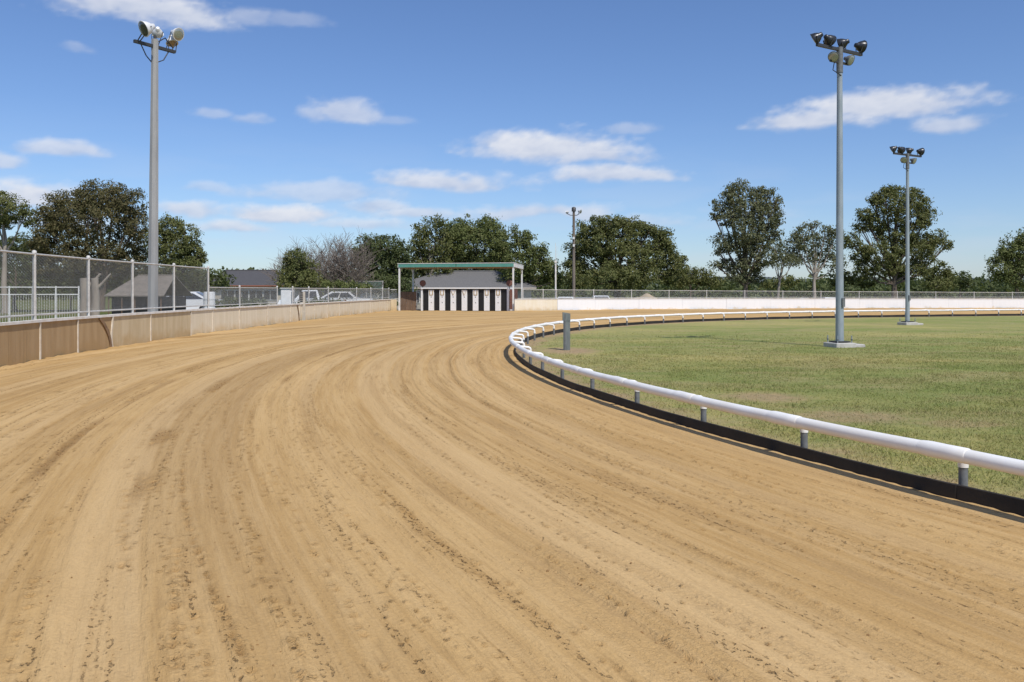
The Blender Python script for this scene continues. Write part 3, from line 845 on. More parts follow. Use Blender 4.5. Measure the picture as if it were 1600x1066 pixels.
# thin bent brown strips drawing dark slanted marks on the panels beside the two bent battens
for a, k, wd in ((J[2] - .10, -.62, .10), (J[-1] - .1, -.32, .09)):
    mb = MB(); n_ = 6
    def pt(u):
        f_ = u / (n_ - 1); r_ = WL.p(a + k * f_ ** 2.2, -.020); return (r_.x, r_.y, -.02 + f_ * .78)
    for u in range(n_ - 1): mb.beam(pt(u), pt(u + 1.05), wd * (1 - .4 * abs(u / 4 - .5)), .018, up=(1, 0, 0))
    mb.build('slanted_mark', M['strip'], wallL)

p0 = WR.p(0)
wallR = thing('panel_wall', (p0.x, p0.y, 0), 'long white panel wall curving round the far bend', 'wall')
RJ = [0.02] + [WR.at_px(x) for x in (853, 871, 930)]
RJ += list(np.arange(RJ[-1] + 3.6, WR.len - 1, 3.6)) + [WR.len - .1]
for i in range(len(RJ) - 1):
    m = 'panel_yellow' if i < 2 else 'panel_white'
    strip(WR, RJ[i] + .006, RJ[i + 1] - .006, .006 * (i % 2), .05, -.1, .79 - .06 * min(1, RJ[i] / 40), 'wall_panel', M[m], wallR)
    strip(WR, RJ[i] + .003, RJ[i + 1] - .003, -.02, .07, .793 - .06 * min(1, RJ[i] / 40), .835 - .06 * min(1, RJ[i] / 40), 'wall_cap', M['cap'], wallR)

# ------------------------------------------------------------------ wire fences behind the walls
def wire_bay(A, B, z0, z1, pitch, wr, parent, m='wire', name='wire_mesh', zt0=None):
    """diamond mesh between plan points A and B"""
    A = Vector((A.x, A.y, 0)); B = Vector((B.x, B.y, 0)); Lb = (B - A).length; ux = (B - A).normalized(); nn = Vector((-ux.y, ux.x, 0)); hgt = z1 - z0
    vs = []; fs = []
    def wire(u0, w0, u1, w1):
        d = Vector((u1 - u0, w1 - w0)); l = d.length
        if l < .02: return
        px_ = Vector((-d.y / l, d.x / l)) * wr
        n = len(vs)
        for (u, w__) in ((u0, w0), (u1, w1)):
            P_ = A + ux * u + Vector((0, 0, z0 + w__))
            for k in range(3):
                a_ = 2.094 * k; c_ = math.cos(a_); s_ = math.sin(a_)
                vs.append(P_ + (ux * px_.x + Vector((0, 0, px_.y))) * c_ + nn * wr * s_)
        for k in range(3): fs.append((n + k, n + (k + 1) % 3, n + 3 + (k + 1) % 3, n + 3 + k))
    u = -hgt
    while u < Lb:
        a0 = max(u, 0); a1 = min(u + hgt, Lb)
        if a1 > a0:
            wire(a0, a0 - u, a1, a1 - u); wire(a0, hgt - (a0 - u), a1, hgt - (a1 - u))
        u += pitch
    return MB().add(vs, fs).build(name, M[m], parent)

def fence(line, ts, side, z_from, z_top, label, pr=.032, pitch=.075, wr=.0028, over=.05, mid=None, name='wire_fence', zf=None, base=-.12, group=None):
    p = line.p(ts[len(ts) // 2], side)
    f = thing(name, (p.x, p.y, 0), label, 'fence', group)
    zf = zf or (lambda t: z_top)
    for t in ts:
        p = line.p(t, side); z = zf(t)
        po = MB().tube([(p.x, p.y, base), (p.x, p.y, z + over)], pr, 8).build('post', M['fence_pipe'], f)
        MB().lathe((p.x, p.y, z + over), (0, 0, 1), [(-.03, pr * 1.25), (.01, pr * 1.25), (.03, pr * .6)], 8).build('post_cap', M['fence_pipe'], po)
    for a, b in zip(ts[:-1], ts[1:]):
        A = line.p(a, side); B = line.p(b, side); z = (zf(a) + zf(b)) / 2
        for zz, nm in ((zf, 'top_rail'), (lambda t: z_from + .015, 'bottom_rail')):
            za, zb = zz(a), zz(b)
            MB().tube([(A.x, A.y, za), (B.x, B.y, zb)], pr * .62, 6).build(nm, M['fence_pipe'], f)
        A2 = line.p(a, side - .012); B2 = line.p(b, side - .012)
        wire_bay(A2, B2, z_from, z - .02, pitch, wr, f)
    return f
tp = [WL.at_px(x) for x in (62, 145, 213, 277, 330)]
tp = [tp[0] - 3.3 * k for k in (3, 2, 1)] + tp
fence(WL, tp, .10, .90, 2.12, 'high chain wire fence on white posts behind the near tan wall', pr=.036, pitch=.062, wr=.0020)
tl = [WL.at_px(330) + .06] + [WL.at_px(x) for x in (379, 437)]
fence(WL, tl, .11, .88, 1.50, 'low chain wire fence between the high fence and the white cabinet', pr=.03, pitch=.065, wr=.0028, over=.06)
tl = [WL.at_px(x) for x in (461, 486, 516, 560, 582, 600)] + [WL.len]
fence(WL, tl, .11, .88, 1.50, 'low chain wire fence running from the white cabinet towards the shelter', pr=.03, pitch=.075, wr=.003, over=.06)
tr_ = [WR.at_px(833) * .5] + [WR.at_px(x) for x in (850, 871)] + list(np.arange(WR.at_px(871) + 3.1, WR.len - 2, 3.1))
fence(WR, tr_, .11, .86, 1.45, 'long chain wire fence behind the white wall on the far bend', pr=.032, pitch=.11, wr=.0036, over=.02, zf=lambda t: 1.46 - .22 * min(1, t / 40))

# ------------------------------------------------------------------ floodlight poles
def flood(parent, pos, aim, size, housing, lens, arm_from):
    """bowl floodlight: housing > lens, rim; yoke bracket"""
    pos = Vector(pos); aim = Vector(aim).normalized(); r = size / 2
    prof = [(-r * 1.55, r * .22), (-r * 1.5, r * .34), (-r * 1.15, r * .42), (-r * .95, r * .60), (-r * .55, r * .84), (-r * .15, r * .97), (0, r)]
    h = MB().lathe(pos, aim, prof, 20).build('lamp_housing', housing, parent)
    MB().lathe(pos, aim, [(.002, r * .93), (r * .05, r * .90), (r * .12, r * .55), (r * .14, r * .1)], 20).build('lens', lens, h)
    MB().lathe(pos, aim, [(-r * .06, r * 1.045), (r * .04, r * 1.045)], 20).build('rim', housing, h)
    side = aim.cross(Vector((0, 0, 1))); side.normalize()
    c = pos - aim * r * .62
    a1, a2 = c + side * r * .93, c - side * r * .93; bt = Vector(arm_from)
    b1, b2 = bt + side * r * .55, bt - side * r * .55
    MB().tube([a1, b1, b2, a2], .016 * size / .4, 6, smooth=False).build('yoke', M['dark_steel'], parent)

def steel_flood_pole(base, height, label, rb, rt, bar_dir, seed, k=1.0):
    rnd = random.Random(seed); b = Vector(base)
    t = thing('floodlight_pole', b, label, 'light pole', 'steel floodlight poles on the infield')
    MB().tube([b + Vector((0, 0, .10)), b + Vector((0, 0, height * .5)), b + Vector((0, 0, height))], [rb, (rb + rt) / 2, rt], 16).build('pole', M['galv'], t)
    MB().box(b + Vector((0, 0, .02)), (.56 * k, .56 * k, .16), .25, bev=.015).build('concrete_pad', M['pad'], t)
    MB().box(b + Vector((.42 * k, .05, .0)), (.3 * k, .4 * k, .12), .12, bev=.015).build('concrete_pad', M['pad'], t)
    MB().box(b + Vector((0, 0, .125)), (.36 * k, .36 * k, .03), .25).build('base_plate', M['dark_steel'], t)
    for sx_, sy_ in ((1, 1), (1, -1), (-1, 1), (-1, -1)):
        p = b + Matrix.Rotation(.25, 3, 'Z') @ Vector((sx_ * .20 * k, sy_ * .20 * k, .08))
        bo = MB().tube([p, p + Vector((0, 0, .20))], .014, 6).build('anchor_bolt', M['galv'], t)
        MB().lathe(p + Vector((0, 0, .085)), (0, 0, 1), [(0, .026), (.03, .026)], 6, False).build('nut', M['galv_post'], bo)
    top = b + Vector((0, 0, height)); d = Vector(bar_dir).normalized(); hl = .86
    MB().beam(top - d * hl + Vector((0, 0, -.04)), top + d * hl + Vector((0, 0, -.04)), .07, .07).build('crossarm', M['dark_steel'], t)
    MB().tube([top + Vector((0, 0, -.62)), top + Vector((0, 0, .02))], [rt * 1.28, rt * 1.28], 12).build('head_sleeve', M['galv_post'], t)
    n = Vector((d.y, -d.x, 0))                                    # faces the camera side
    aims = [(-.75, .35, -.50), (.65, .45, -.35), (-.70, .55, -.25), (.85, .25, -.10)]
    for u, am_ in zip((-.80, -.46, .20, .74), aims):
        p0_ = top + d * u
        am2 = Vector(am_)
        flood(t, p0_ + Vector((0, 0, .17)) + am2.normalized() * .13, am2, .31, M['lamp_black'], M['lens'], p0_ + Vector((0, 0, -.01)))
    low = top + Vector((0, 0, -.36)); hl2 = .30
    MB().beam(low - d * (hl2 + .06), low + d * (hl2 + .06), .05, .05).build('lower_arm', M['dark_steel'], t)
    for u, am_ in ((-.30, (-.5, -.75, -.5)), (.30, (.6, -.7, -.45))):
        p0_ = low + d * u + n * .06
        flood(t, p0_ + Vector((0, 0, .10)) + Vector(am_).normalized() * .05, am_, .26, M['galv_post'], M['lens_pale'], p0_)
    MB().tube([low - d * .2, low - d * .26 + Vector((0, 0, -.22)), low - d * .02 + Vector((0, 0, -.34)) + n * rt], .012, 6).build('cable', M['cable'], t)
    MB().box(b + n * (rb + .02) * .9 + Vector((0, 0, 1.1)), (.10, .03, .22), math.atan2(n.y, n.x) + math.pi / 2).build('hand_hole_cover', M['galv_post'], t)
    return t
Zp = 21.3
steel_flood_pole(((1312 - CX) * Zp / F, Zp, 0), 7.45, 'nearer tall grey steel floodlight pole standing on the infield', .100, .062, (1.0, .62, 0), 1)
Zp = 35.0
steel_flood_pole(((1418 - CX) * Zp / F, Zp, 0), 7.0, 'farther grey steel floodlight pole near the back rail', .088, .055, (1.0, .55, 0), 2)

def concrete_flood_pole():
    Zb = 26.0; b = Vector(((238.5 - CX) * Zb / F, Zb, -.1)); hgt = 9.15
    t = thing('floodlight_pole', b, 'thick grey concrete floodlight pole with white lamps behind the high fence', 'light pole')
    top = b + Vector((.07, 0, hgt))
    MB().tube([b, b + Vector((.035, 0, hgt * .5)), top], [.165, .140, .105], 8, smooth=False).build('pole', M['concrete_pole'], t)
    d = Vector((.72, 1.15, 0)).normalized(); hl = .70
    arm_c = top + Vector((0, 0, -.22))
    MB().beam(arm_c - d * hl, arm_c + d * hl, .09, .09).build('crossarm', M['dark_steel'], t)
    for sg in (-1, 1):
        MB().tube([arm_c + d * sg * .5, arm_c + d * sg * .30 + Vector((0, 0, -.34)), arm_c + Vector((.07 * sg, -.05, -.50))], .017, 6).build('stay', M['dark_steel'], t)
    fwd = Vector((d.y, -d.x, 0))
    flood(t, at(231, 46, 25.3) + Vector((-.08, -.1, -.02)), (-.55, -.62, -.42), .46, M['lamp_white'], M['lens'], arm_c - d * .55 + Vector((0, 0, .03)))
    flood(t, at(246, 53, 26.4), (-.35, .75, -.45), .34, M['lamp_white'], M['lens_pale'], arm_c + Vector((0, 0, .05)))
    flood(t, at(279, 54, 26.7), (.80, -.40, -.36), .40, M['lamp_white'], M['lens_pale'], arm_c + d * .50 + Vector((0, 0, .05)))
    flood(t, at(269, 68, 26.9), (.25, -.25, -.95), .36, M['lamp_white'], M['soffit'], arm_c + d * .62)
    MB().tube([arm_c + d * .06 + Vector((.02, -.1, .1)), arm_c + d * .3 + Vector((.05, 0, .34)), arm_c + d * .62 + Vector((0, 0, .12))], .018, 6).build('cable', M['cable'], t)
    MB().tube([top + Vector((0, 0, -.05)), top + Vector((0, 0, .12))], .05, 8).build('pole_cap', M['dark_steel'], t)
concrete_flood_pole()

def wood_pole():
    Y = 80.0; x = (896.5 - CX) * Y / F; b = Vector((x, Y, gz(x, Y))); top = at(896.5, 329, Y)
    t = thing('light_pole', b, 'distant brown timber pole with two small lamps above the trees', 'light pole')
    MB().tube([b, top], [.16, .11], 10).build('pole', M['wood_pole'], t)
    MB().lathe(top + Vector((0, 0, -.1)), (0, 0, 1), [(0, .2), (.35, .2), (.42, .1)], 8).build('pole_cap', M['dark_steel'], t)
    c = top + Vector((0, 0, -.35))
    MB().tube([c + Vector((-.62, 0, .05)), c + Vector((-.3, 0, -.1)), c + Vector((.3, 0, -.1)), c + Vector((.52, 0, .05))], .035, 6).build('crossarm', M['dark_steel'], t)
    flood(t, c + Vector((.62, -.25, .22)), (.7, -.6, -.25), .38, M['lamp_white'], M['lens_pale'], c + Vector((.5, 0, .04)))
    flood(t, c + Vector((-.66, .1, .18)), (-.6, .7, -.3), .30, M['lamp_white'], M['lens_pale'], c + Vector((-.58, 0, .04)))
    for dz in (2.6, 3.3): MB().box((x - .02, Y - .2, top.z - dz), (.16, .14, .22)).build('junction_box', M['white_steel'], t)
wood_pole()

def antenna():
    Y = 58.4; b = at(871, 470, Y); b.z = 0
    p = WR.p(WR.at_px(871), .22); Y = p.y; b = Vector((p.x, p.y, -.1))
    t = thing('antenna_mast', b, 'slim white mast with a thin whip aerial behind the white wall', 'mast')
    MB().tube([b, Vector((b.x, b.y, at(871, 412, Y).z))], .055, 8).build('mast', M['white_steel'], t)
    MB().tube([(b.x, b.y, at(871, 413, Y).z), (b.x, b.y, at(871, 380, Y).z)], .016, 5).build('whip_aerial', M['white_steel'], t)
    MB().tube([(b.x + .09, b.y, at(871, 412, Y).z), (b.x + .09, b.y, at(871, 385, Y).z)], .010, 5).build('whip_aerial', M['white_steel'], t)
    MB().box((b.x, b.y, at(871, 409, Y).z), (.14, .1, .14)).build('aerial_bracket', M['white_steel'], t)
antenna()

# ------------------------------------------------------------------ weathered marker post on the infield
def marker_post():
    Y = 20.2; x = (885.5 - CX) * Y / F; b = Vector((x, Y, -.02))
    t = thing('marker_post', b, 'short weathered grey marker post with a sloping top inside the rail', 'post')
    mb = MB(); hw, hd = .078, .06
    zt = at(885, 488, Y).z
    for (z0, z1, s_) in ((0, zt - .20, 1.0),):
        vs = [(x + a * hw * s_, Y + c * hd, z) for z in (-.02, z1) for a, c in ((-1, -1), (1, -1), (1, 1), (-1, 1))]
        mb.add(vs, [(0, 1, 5, 4), (1, 2, 6, 5), (2, 3, 7, 6), (3, 0, 4, 7), (4, 5, 6, 7), (0, 3, 2, 1)])
    mb.build('shaft', M['marker'], t)
    mb = MB(); k = 1.16
    vs = [(x + a * hw * k - .008, Y + c * hd * k, zt - .20) for a, c in ((-1, -1), (1, -1), (1, 1), (-1, 1))] + \
         [(x + a * hw * k - .008, Y + c * hd * k, zt - (.03 if a > 0 else 0)) for a, c in ((-1, -1), (1, -1), (1, 1), (-1, 1))]
    mb.add(vs, [(0, 1, 5, 4), (1, 2, 6, 5), (2, 3, 7, 6), (3, 0, 4, 7), (4, 5, 6, 7), (0, 3, 2, 1)])
    mb.build('post_head', M['marker'], t)
    MB().box((x - hw * .55, Y - hd - .006, .42), (.03, .02, .86)).build('edge_batten', M['galv_post'], t)
marker_post()

# ------------------------------------------------------------------ starting shelter and starting boxes
FR = Vector((.13, 57.0, 0)); LD = Vector((-.978, .208, 0)).normalized(); BD = Vector((.208, .978, 0)).normalized()
RS = Matrix((LD, BD, Vector((0, 0, 1)))).transposed()
def sh(u, v, z): return FR + LD * u + BD * v + Vector((0, 0, z))
def sbox(mb, u0, u1, v0, v1, z0, z1, bev=0): return mb.box(sh((u0 + u1) / 2, (v0 + v1) / 2, (z0 + z1) / 2), (abs(u1 - u0), abs(v1 - v0), abs(z1 - z0)), M=RS, bev=bev)
def shelter():
    t = thing('starting_shelter', sh(4, 1.5, 0), 'open flat canopy with green fascia on white posts over the starting boxes', 'canopy')
    Wd, Dp, zt = 8.13, 3.1, 3.22
    def slab(name, m, u0, u1, v0, v1, zf, zb, th):
        vs = [sh(u, v, z + k) for k in (0, th) for u, v, z in ((u0, v0, zf), (u1, v0, zf), (u1, v1, zb), (u0, v1, zb))]
        return MB().add(vs, [(0, 3, 2, 1), (4, 5, 6, 7), (0, 1, 5, 4), (1, 2, 6, 5), (2, 3, 7, 6), (3, 0, 4, 7)]).build(name, m, t)
    slab('roof_sheet', M['white_steel'], -.04, Wd + .04, -.06, Dp + .06, zt + .005, zt - .075, .035)
    slab('soffit', M['soffit'], .05, Wd - .05, .05, Dp - .05, zt - .16, zt - .24, .03)
    for a, b in ((.0, 4.0), (4.02, Wd)):                                   # two lengths of fascia
        sbox(MB(), a + .01, b - .01, -.04, .0, zt - .235, zt - .004).build('fascia_board', M['green_paint'], t)
    MB().add([sh(u, v, z) for u in (-.03, .01) for v, z in ((-.03, zt - .25), (Dp, zt - .33), (Dp, zt - .08), (-.03, zt))],
             [(0, 1, 2, 3), (7, 6, 5, 4), (0, 4, 5, 1), (1, 5, 6, 2), (2, 6, 7, 3), (3, 7, 4, 0)]).build('end_board', M['white_steel'], t)
    MB().add([sh(u, v, z) for u in (Wd - .01, Wd + .03) for v, z in ((-.03, zt - .25), (Dp, zt - .33), (Dp, zt - .08), (-.03, zt))],
             [(0, 1, 2, 3), (7, 6, 5, 4), (0, 4, 5, 1), (1, 5, 6, 2), (2, 6, 7, 3), (3, 7, 4, 0)]).build('end_board', M['white_steel'], t)
    for u, v in ((.06, .06), (.06, Dp - .1), (Wd - .06, .06), (Wd - .06, Dp - .1)):
        sbox(MB(), u - .05, u + .05, v - .05, v + .05, -.1, zt - .21).build('post', M['white_steel'], t)
        vs_ = 1 if v < 1 else -1
        MB().beam(sh(u, v + .03 * vs_, zt - .62), sh(u, v + .46 * vs_, zt - .26), .05, .05).build('brace', M['white_steel'], t)
    for v in (.9, 1.9): sbox(MB(), .06, Wd - .06, v - .04, v + .04, zt - .30, zt - .215).build('roof_purlin', M['soffit'], t)
shelter()

def starting_boxes():
    u0, u1, v0, v1, zt = .62, 6.58, .62, 2.2, 1.50
    t = thing('starting_boxes', sh((u0 + u1) / 2, 1.6, 0), 'row of white starting boxes with eight dark grille doors', 'starting boxes')
    sbox(MB(), u0 - .1, u1 + .1, v0 - .10, v1, zt + .01, zt + .09, .01).build('top_beam', M['box_white'], t)
    sbox(MB(), u0 + .02, u1 - .02, v0 + .12, v1 - .05, -.02, zt).build('box_body', M['box_dark'], t)
    pit = (u1 - u0 - .06) / 8.0
    for i in range(8):
        c = u0 + .22 + i * (u1 - u0 - .44) / 7
        dr = sbox(MB(), c - .165, c + .165, v0 + .06, v0 + .10, .03, zt - .07).build('grille_door', M['box_dark'], t)
        mb = MB()
        for k in range(7): sbox(mb, c - .15 + k * .05 - .006, c - .15 + k * .05 + .006, v0 + .045, v0 + .058, .05, zt - .1)
        mb.build('door_bars', M['cable'], dr)
        if i < 7:
            e = c + (u1 - u0 - .44) / 14
            dv = sbox(MB(), e - .19, e + .19, v0, v0 + .10, .02, zt - .06).build('divider_panel', M['box_white'], t)
            # ochre release latch under the beam, and small dark marks printed below it
            mb = MB()
            if i in (3, 4):
                mb.beam(sh(e + .14, v0 - .012, zt - .10), sh(e + .01, v0 - .012, zt - .42), .05, .016); mb.beam(sh(e - .14, v0 - .012, zt - .10), sh(e - .01, v0 - .016, zt - .42), .05, .016)
            else:
                sbox(mb, e + .08, e + .13, v0 - .02, v0 - .004, zt - .42, zt - .08); sbox(mb, e - .13, e - .08, v0 - .02, v0 - .004, zt - .42, zt - .08)
                sbox(mb, e - .078, e + .078, v0 - .018, v0 - .004, zt - .44, zt - .39)
            mb.build('release_latch', M['brass'], dv)
            mb = MB(); sbox(mb, e - .03, e + .03, v0 - .006, v0 - .002, zt - .58, zt - .52)
            if i % 2 == 0 or i == 5: sbox(mb, e - .03, e + .02, v0 - .006, v0 - .002, zt - .97, zt - .90)
            mb.build('printed_mark', M['ink'], dv)
    for u in (u0 - .06, u1 + .06):
        sbox(MB(), u - .06, u + .06, v0 - .02, v1 - .02, .0, zt + .008).build('end_panel', M['box_white'], t)
        c = sh(u + (.03 if u > 3 else -.05), v0 + .3, zt + .40)
        MB().lathe(c - BD * .05, BD, [(0, .17), (.02, .22), (.08, .22), (.10, .17)], 18).build('round_disc', M['rust'], t)
        MB().beam(c + Vector((0, 0, -.46)), c + Vector((0, 0, -.05)), .05, .05, up=BD).build('disc_stem', M['dark_steel'], t)
    sbox(MB(), u0 - .42, u0 - .17, v0 + .1, v1, .0, zt - .02).build('winch_cover', M['rust'], t)
    sbox(MB(), u0 - .75, u0 - .1, v0 - .12, v0 - .04, .04, .12).build('foot_rail', M['white_steel'], t)
starting_boxes()

def side_gates():
    A = sh(8.45, 1.1, 0); B = sh(7.25, 1.25, 0)
    t = thing('timber_gate', A, 'dark brown boarded gate between the tan wall and the starting boxes', 'gate')
    d = (B - A); n = 7
    for k in range(n):
        a = A + d * (k / n); b = A + d * ((k + .94) / n)
        MB().beam(a + Vector((0, 0, .66)), b + Vector((0, 0, .66)), .03, 1.3).build('board', M['timber'], t)
    for z in (.3, 1.1): MB().beam(A + Vector((.0, .04, z)), B + Vector((0, .04, z)), .04, .09).build('ledge', M['timber'], t)
    A = sh(7.15, 1.25, 0); B = sh(6.80, 1.2, 0); A = sh(7.2, 1.2, 0)
    g = thing('wire_gate', (A + B) / 2, 'narrow pale wire gate just left of the starting boxes', 'gate')
    for p in (A, B): MB().tube([p, p + Vector((0, 0, 1.42))], .025, 8).build('upright', M['fence_pipe'], g)
    for z in (.08, .72, 1.4): MB().tube([A + Vector((0, 0, z)), B + Vector((0, 0, z))], .02, 8).build('rail', M['fence_pipe'], g)
    wire_bay(A, B, .1, 1.38, .08, .004, g)
    # wire panel between the wall end and the shelter post
    A = WL.p(WL.len, .05); B = sh(8.2, .1, 0)
    w_ = thing('wire_infill_fence', (A + B) / 2, 'wire panel on a tan board closing the gap by the left shelter post', 'fence')
    MB().beam(A + Vector((.06, 0, .38)), B + Vector((-.08, 0, .38)), .03, .78).build('board', M['panel_tan'], w_)
    for z in (.80, 1.46): MB().tube([A + Vector((.05, 0, z)), B + Vector((-.08, 0, z))], .022, 6).build('rail', M['fence_pipe'], w_)
    wire_bay(A + Vector((.05, 0, 0)), B + Vector((-.08, 0, 0)), .82, 1.44, .09, .004, w_)
side_gates()

# ------------------------------------------------------------------ white cabinet behind the low fence
def cabinet():
    Y = 38.6; x0, x1 = (438.5 - CX) * Y / F, (455 - CX) * Y / F; zt = at(440, 451, Y).z
    cxx = (x0 + x1) / 2
    t = thing('equipment_cabinet', (cxx, Y + .3, -.1), 'white upright equipment cabinet behind the low wire fence', 'cabinet')
    rz = .0
    MB().box((cxx, Y + .3, (zt - .1) / 2), (x1 - x0, .6, zt + .1), rz, bev=.012).build('body', M['white_wall'], t)
    MB().box((cxx, Y + .28, zt + .012), (x1 - x0 + .06, .68, .03), rz, bev=.006).build('lid', M['white_steel'], t)
    MB().box((cxx - .006, Y - .008, zt / 2), (x1 - x0 - .06, .012, zt - .12), rz, bev=.004).build('door', M['white_wall'], t)
    MB().box((x1 + .012, Y + .2, zt / 2), (.014, .42, zt - .3), rz).build('side_door', M['car_silver'], t)
    # small timber board standing beside it
    b = thing('notice_board', (x1 + .42, Y + .3, -.1), 'small weathered board with dark slots right of the white cabinet', 'board')
    MB().box((x1 + .42, Y + .3, .62), (.28, .05, 1.44), rz, bev=.006).build('board', M['render_wall'], b)
    for k in range(6): MB().box((x1 + .38, Y + .27, .9 + k * .085), (.16, .014, .05), rz).build('slot', M['ink'], b)
cabinet()

# ------------------------------------------------------------------ houses and sheds beyond
def hip_house(name, label, Yf, xe0, xe1, y_eave, xr0, xr1, y_ridge, depth, roof, wallm, gut, cat='house', windows=5):
    L0 = at(xe0, y_eave, Yf); R0 = at(xe1, y_eave, Yf); ze = L0.z; Yr = Yf + depth / 2
    zr = at(0, y_ridge, Yr).z; ra = at(xr0, y_ridge, Yr).x; rb = at(xr1, y_ridge, Yr).x
    g = gz(0, Yf); xa, xb = L0.x, R0.x
    t = thing(name, ((xa + xb) / 2, Yr, g), label, cat)
    MB().box(((xa + xb) / 2, Yr, (g + ze - .1) / 2), (xb - xa - 1.0, depth - 1.0, ze - .1 - g)).build('wall', wallm, t)
    E_ = [Vector((xa, Yf, ze)), Vector((xb, Yf, ze)), Vector((xb, Yf + depth, ze)), Vector((xa, Yf + depth, ze))]
    Rg = [Vector((ra, Yr, zr)), Vector((rb, Yr, zr))]
    lo = [p - Vector((0, 0, .12)) for p in E_]
    vs = E_ + Rg + lo
    rf = MB().add(vs, [(0, 1, 5, 4), (1, 2, 5), (2, 3, 4, 5), (3, 0, 4), (0, 6, 7, 1), (1, 7, 8, 2), (2, 8, 9, 3), (3, 9, 6, 0), (6, 9, 8, 7)]).build('roof', roof, t)
    MB().tube([Rg[0] + Vector((0, 0, .02)), Rg[1] + Vector((0, 0, .02))], .10, 6).build('ridge_cap', roof, rf)
    for a, b in ((E_[0], Rg[0]), (E_[1], Rg[1])): MB().tube([a, b], .08, 6).build('hip_cap', roof, rf)
    MB().box(((xa + xb) / 2, Yf - .06, ze - .06), (xb - xa, .10, .13)).build('gutter', gut, t)
    for k in range(windows):
        wx = xa + 1.4 + (xb - xa - 2.8) * (k + .5) / windows
        f_ = MB().box((wx, Yf + .47, ze - 1.05), (1.5, .08, 1.15)).build('window', M['white_steel'], t)
        MB().box((wx - .36, Yf + .425, ze - 1.05), (.66, .02, 1.0)).build('pane', M['glass'], f_)
        MB().box((wx + .36, Yf + .425, ze - 1.05), (.66, .02, 1.0)).build('pane', M['glass'], f_)
    return t
hip_house('house', 'low house with a wide mid grey hipped roof behind the starting boxes', 88, 603, 838, 449.5, 693, 776, 424.5, 10, M['roof_grey'], M['render_wall'], M['gutter'])
hip_house('house', 'low house with a dark charcoal roof behind the fence left of centre', 92, 322, 452, 446, 352, 432, 423, 10, M['roof_dark'], M['render_wall'], M['gutter_red'], windows=4)

def kennel_shed():
    Y = 44.0; xa, xb = at(162, 0, Y).x, at(256, 0, Y).x; ze = at(0, 463.5, Y).z; zr = at(0, 432, Y + 2).z
    g = -.1
    t = thing('kennel_shed', ((xa + xb) / 2, Y + 1.8, g), 'low shed with a beige sheet roof behind the high wire fence', 'shed')
    xm = .12
    for (y0, z0, y1, z1) in ((Y, ze, Y + 2, zr), (Y + 4, ze, Y + 2, zr)):
        sg = 1 if y0 < y1 else -1
        vs = [(xa + (.9 if z == zr else 0), y, z + k) for k in (0, .05) for y, z in ((y0, z0), (y1, z1))] + [(xb - (.2 if z == zr else 0), y, z + k) for k in (0, .05) for y, z in ((y0, z0), (y1, z1))]
        MB().add(vs, [(0, 1, 5, 4), (2, 6, 7, 3), (0, 4, 6, 2), (1, 3, 7, 5), (0, 2, 3, 1), (4, 5, 7, 6)]).build('roof_sheet', M['roof_beige'], t)
    MB().box(((xa + xb) / 2, Y + 2, (ze + g) / 2 - .01), (xb - xa - .5, 3.3, ze - g - .02)).build('wall', M['box_dark'], t)
    for k in range(5):
        x = xa + .2 + (xb - xa - .4) * k / 4
        MB().tube([(x, Y + .12, g), (x, Y + .12, ze + .02)], .035, 6).build('post', M['timber'], t)
    MB().tube([(xa + .9, Y + 2, zr + .05), (xb - .2, Y + 2, zr + .05)], .05, 6).build('ridge_cap', M['roof_beige'], t)
kennel_shed()

def white_shed():
    Y = 84.0; xa, xb = at(562, 0, Y).x, at(606, 0, Y).x; zt = at(0, 450.5, Y).z; g = gz(0, Y)
    t = thing('white_shed', ((xa + xb) / 2, Y + 1.2, g), 'small white sheet-walled shed behind the fence left of the shelter', 'shed')
    MB().box(((xa + xb) / 2, Y + 1.2, (zt + g) / 2), (xb - xa, 2.4, zt - g)).build('wall', M['white_wall'], t)
    MB().box(((xa + xb) / 2, Y + 1.2, zt + .03), (xb - xa + .2, 2.6, .06)).build('roof', M['white_steel'], t)
    MB().box(((xa + xb) / 2 + .5, Y - .02, g + 1.0), (.8, .05, 1.95)).build('door', M['box_white'], t)
white_shed()

def water_tank():
    Y = 46.0; c = at(327, 470, Y); g = -.1; zt = at(0, 456, Y).z
    t = thing('water_tank', (c.x, Y, g), 'small white water tank at the right end of the high fence', 'tank')
    MB().lathe((c.x, Y, g), (0, 0, 1), [(0, .30), (zt - g - .06, .30), (zt - g, .26)], 20).build('tank', M['white_wall'], t)
    for k in range(3): MB().lathe((c.x, Y, g + .3 + .35 * k), (0, 0, 1), [(0, .312), (.05, .312)], 20).build('rib', M['white_wall'], t)
    MB().lathe((c.x, Y, zt), (0, 0, 1), [(-.01, .12), (.05, .12)], 14).build('lid', M['dark_steel'], t)
water_tank()

